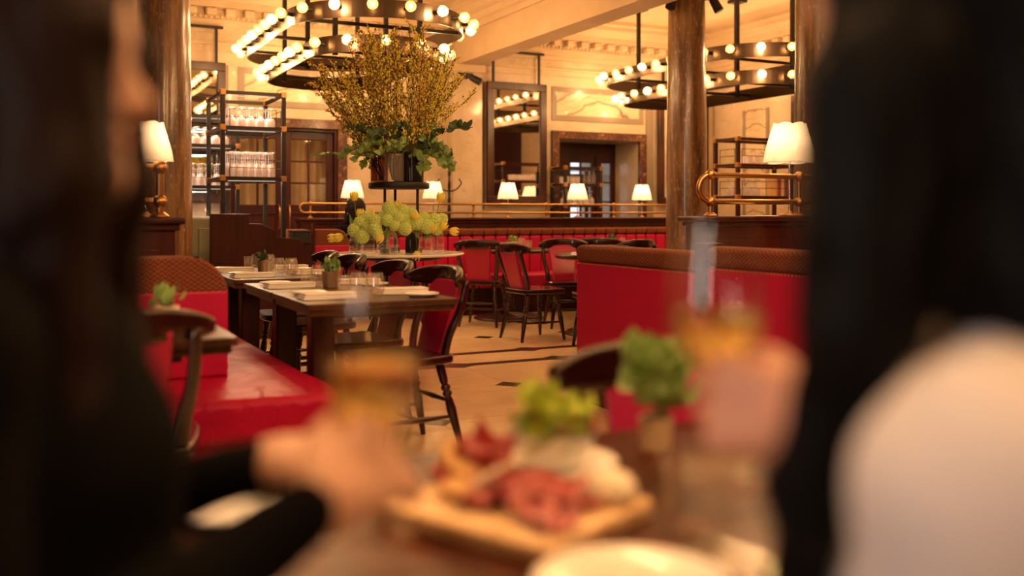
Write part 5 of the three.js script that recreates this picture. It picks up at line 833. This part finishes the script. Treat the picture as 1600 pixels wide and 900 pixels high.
{ // diner in black, in profile
  const face = dir(0.985, 0, 0.17), head = Q(-0.425, 1.268, 0.8), sR = Q(-0.385, 1.055, 0.63), sL = Q(-0.445, 1.055, 0.96), wR = Q(-0.157, 0.909, 0.788), wL = Q(-0.25, 0.893, 0.985), eR = Q(-0.335, 0.82, 0.6), eL = Q(-0.48, 0.83, 0.96);
  const stem = Q(G1[0], 0.928, G1[2]), fR = frame(dir(0.55, 0.3, 0.75), dir(0.6, 0.35, -0.6)), h0 = fR(V3(0, 0, 0)), wrist = stem.clone().sub(h0(0, 0.098, -0.028));
  const fL = frame(dir(0.95, 0.1, 0.12), dir(-0.1, 1, -0.25));
  person('diner in black with long dark hair, in profile, cradling a wine glass', { head, face, neck: Q(-0.41, 1.12, 0.795), chest: Q(-0.42, 0.93, 0.795), pelvis: Q(-0.45, 0.56, 0.8), sL, sR, eL, eR, wL, wR: wrist, rL: 0.05, rR: 0.05, cuff: 0.96, skin: M.skin, cloth: M.blackCloth, hairMat: M.hairRed,
    legs: [[Q(-0.45, 0.53, 0.72), Q(-0.05, 0.53, 0.74), Q(-0.06, 0.09, 0.78)], [Q(-0.45, 0.53, 0.89), Q(-0.05, 0.53, 0.9), Q(-0.08, 0.09, 0.93)]],
    hands: [handCaps(fR(wrist), -1, [0.95, 0.95, 1.0, 1.05]), handCaps(fL(wL), 1, [0.35, 0.4, 0.45, 0.5])],
    hair: (L) => { const c = [C(L(0, 0.06, -0.035), L(0, 0.075, 0.012), 0.094, 0.088, 0.03), C(L(0, 0.0, -0.06), L(0, -0.12, -0.075), 0.085, 0.075, 0.04)]; for (const s of [-1, 1]) { c.push(C(L(s * 0.066, 0.05, 0.045), L(s * 0.082, -0.1, 0.06), 0.034, 0.036, 0.03), C(L(s * 0.082, -0.1, 0.06), L(s * 0.085, -0.3, 0.07), 0.036, 0.03, 0.03)); } c.push(C(L(0, -0.12, -0.075), L(0, -0.34, -0.09), 0.075, 0.06, 0.04)); for (const s of [-1, 1]) c.push(C(L(s * 0.078, 0.06, -0.01), L(s * 0.086, -0.1, -0.01), 0.03, 0.04, 0.03), C(L(s * 0.03, 0.1, 0.06), L(s * 0.062, 0.02, 0.075), 0.03, 0.026, 0.03), C(L(s * 0.062, 0.02, 0.075), L(s * 0.066, -0.09, 0.07), 0.026, 0.03, 0.03)); return c; } });
  copy(chair0, 'dark wooden chair under the diner in black', Q(-0.44, 0, 0.805), Math.atan2(face.x, face.z));
}
{ // diner in white, from behind
  const face = dir(-0.76, 0, 0.65), head = Q(0.318, 1.272, 0.67), sL = Q(0.258, 1.0, 0.505), sR = Q(0.485, 1.03, 0.78), eL = Q(0.236, 0.79, 0.55), eR = Q(0.53, 0.78, 0.82), wR = Q(0.38, 0.66, 0.84);
  const stem = Q(G2[0], 0.985, G2[2]), fL = frame(dir(-0.88, 0.1, 0.45), dir(-0.4, 0.15, -0.9)), wrist = stem.clone().sub(fL(V3(0, 0, 0))(0, 0.098, -0.028));
  const fR = frame(dir(-0.8, -0.1, 0.5), dir(0, 1, 0));
  const t = person('diner in a white blouse with long black hair, back turned, raising a wine glass', { head, face, neck: Q(0.345, 1.12, 0.645), chest: Q(0.36, 0.92, 0.635), pelvis: Q(0.40, 0.56, 0.6), sL, sR, eL, eR, wL: wrist, wR, rL: 0.066, rR: 0.062, cuff: 0.62, skin: M.skin2, cloth: M.whiteCloth, hairMat: M.hairBlack,
    legs: [[Q(0.33, 0.53, 0.53), Q(0.06, 0.53, 0.84), Q(0.05, 0.09, 0.82)], [Q(0.46, 0.53, 0.66), Q(0.2, 0.53, 0.96), Q(0.19, 0.09, 0.95)]],
    hands: [handCaps(fL(wrist), 1, [0.95, 0.95, 1.0, 1.05]), handCaps(fR(wR), -1, [0.3, 0.35, 0.4, 0.45])],
    hair: (L) => [C(L(0, 0.06, -0.03), L(0, 0.075, 0.015), 0.1, 0.094, 0.03), C(L(0, 0.0, -0.055), L(0, -0.14, -0.07), 0.095, 0.09, 0.04), C(L(0, -0.14, -0.07), L(0, -0.42, -0.1), 0.09, 0.07, 0.04), C(L(0.08, 0.03, 0.03), L(0.088, -0.14, 0.02), 0.035, 0.045, 0.03), C(L(-0.08, 0.03, 0.03), L(-0.088, -0.14, 0.03), 0.035, 0.045, 0.03),
      C(Q(0.235, 1.22, 0.62), Q(0.215, 1.08, 0.6), 0.045, 0.03, 0.04), C(Q(0.215, 1.08, 0.6), Q(0.192, 0.97, 0.62), 0.03, 0.022, 0.03), C(Q(0.192, 0.97, 0.62), Q(0.18, 0.86, 0.63), 0.022, 0.018, 0.03)] });
  const b0 = fL(wrist), bracelet = thing('bracelet', 'wide silver bangle on the wrist raising the wine glass', 'bracelet', V3(0, 0, 0)); const ring = []; for (let k = 0; k < 24; k++) { const a = k / 24 * 6.283; ring.push(b0(Math.cos(a) * 0.038, -0.002, Math.sin(a) * 0.031)); } mesh('bangle', sweep(ring, () => oval(0.003, 0.011, 10, 0.7), b0(0, 1, 0).sub(b0(0, 0, 0)), true), M.chrome, bracelet);
  copy(chair0, 'dark wooden chair under the diner in white', Q(0.40, 0, 0.6), Math.atan2(face.x, face.z));
}
{ // guest seated far behind the flowers
  const O = W(3.06, 0, 9.78), A = (x, y, z) => O.clone().add(V3(-x, y, -z)), face = V3(0, 0, -1);
  const fL = frame(V3(-0.4, -0.1, -1), V3(0, 1, 0)), fR = frame(V3(0.4, -0.1, -1), V3(0, 1, 0)), wL = A(-0.12, 0.8, 0.36), wR = A(0.12, 0.8, 0.36);
  person('guest with red-brown hair half hidden behind the tulips', { head: A(0, 1.16, 0.04), face, neck: A(0, 1.02, 0), chest: A(0, 0.84, 0), pelvis: A(0, 0.55, -0.02), sL: A(-0.17, 0.96, 0), sR: A(0.17, 0.96, 0), eL: A(-0.22, 0.72, 0.12), eR: A(0.22, 0.72, 0.12), wL, wR, rL: 0.052, rR: 0.052, cuff: 0.95, skin: M.skin, cloth: M.blackCloth, hairMat: M.hairRed, fine: 0.008, hairCell: 0.01,
    legs: [[A(-0.09, 0.53, 0.02), A(-0.1, 0.53, 0.42), A(-0.1, 0.09, 0.44)], [A(0.09, 0.53, 0.02), A(0.1, 0.53, 0.42), A(0.1, 0.09, 0.44)]], hands: [handCaps(fL(wL), 1, [0.4, 0.4, 0.4, 0.4]), handCaps(fR(wR), -1, [0.4, 0.4, 0.4, 0.4])],
    hair: (L) => [C(L(0, 0.06, -0.035), L(0, 0.078, 0.012), 0.094, 0.088, 0.03), C(L(0, 0.0, -0.05), L(0, -0.12, -0.065), 0.085, 0.075, 0.04), C(L(-0.075, 0.03, 0.03), L(-0.085, -0.1, 0.03), 0.03, 0.034, 0.03), C(L(0.075, 0.03, 0.03), L(0.085, -0.1, 0.03), 0.03, 0.034, 0.03)] });
  copy(chair0, 'dark wooden chair under the guest behind the tulips', W(3.06, 0, 9.78), facing(0, 1));
}
renderer.render(scene, camera);
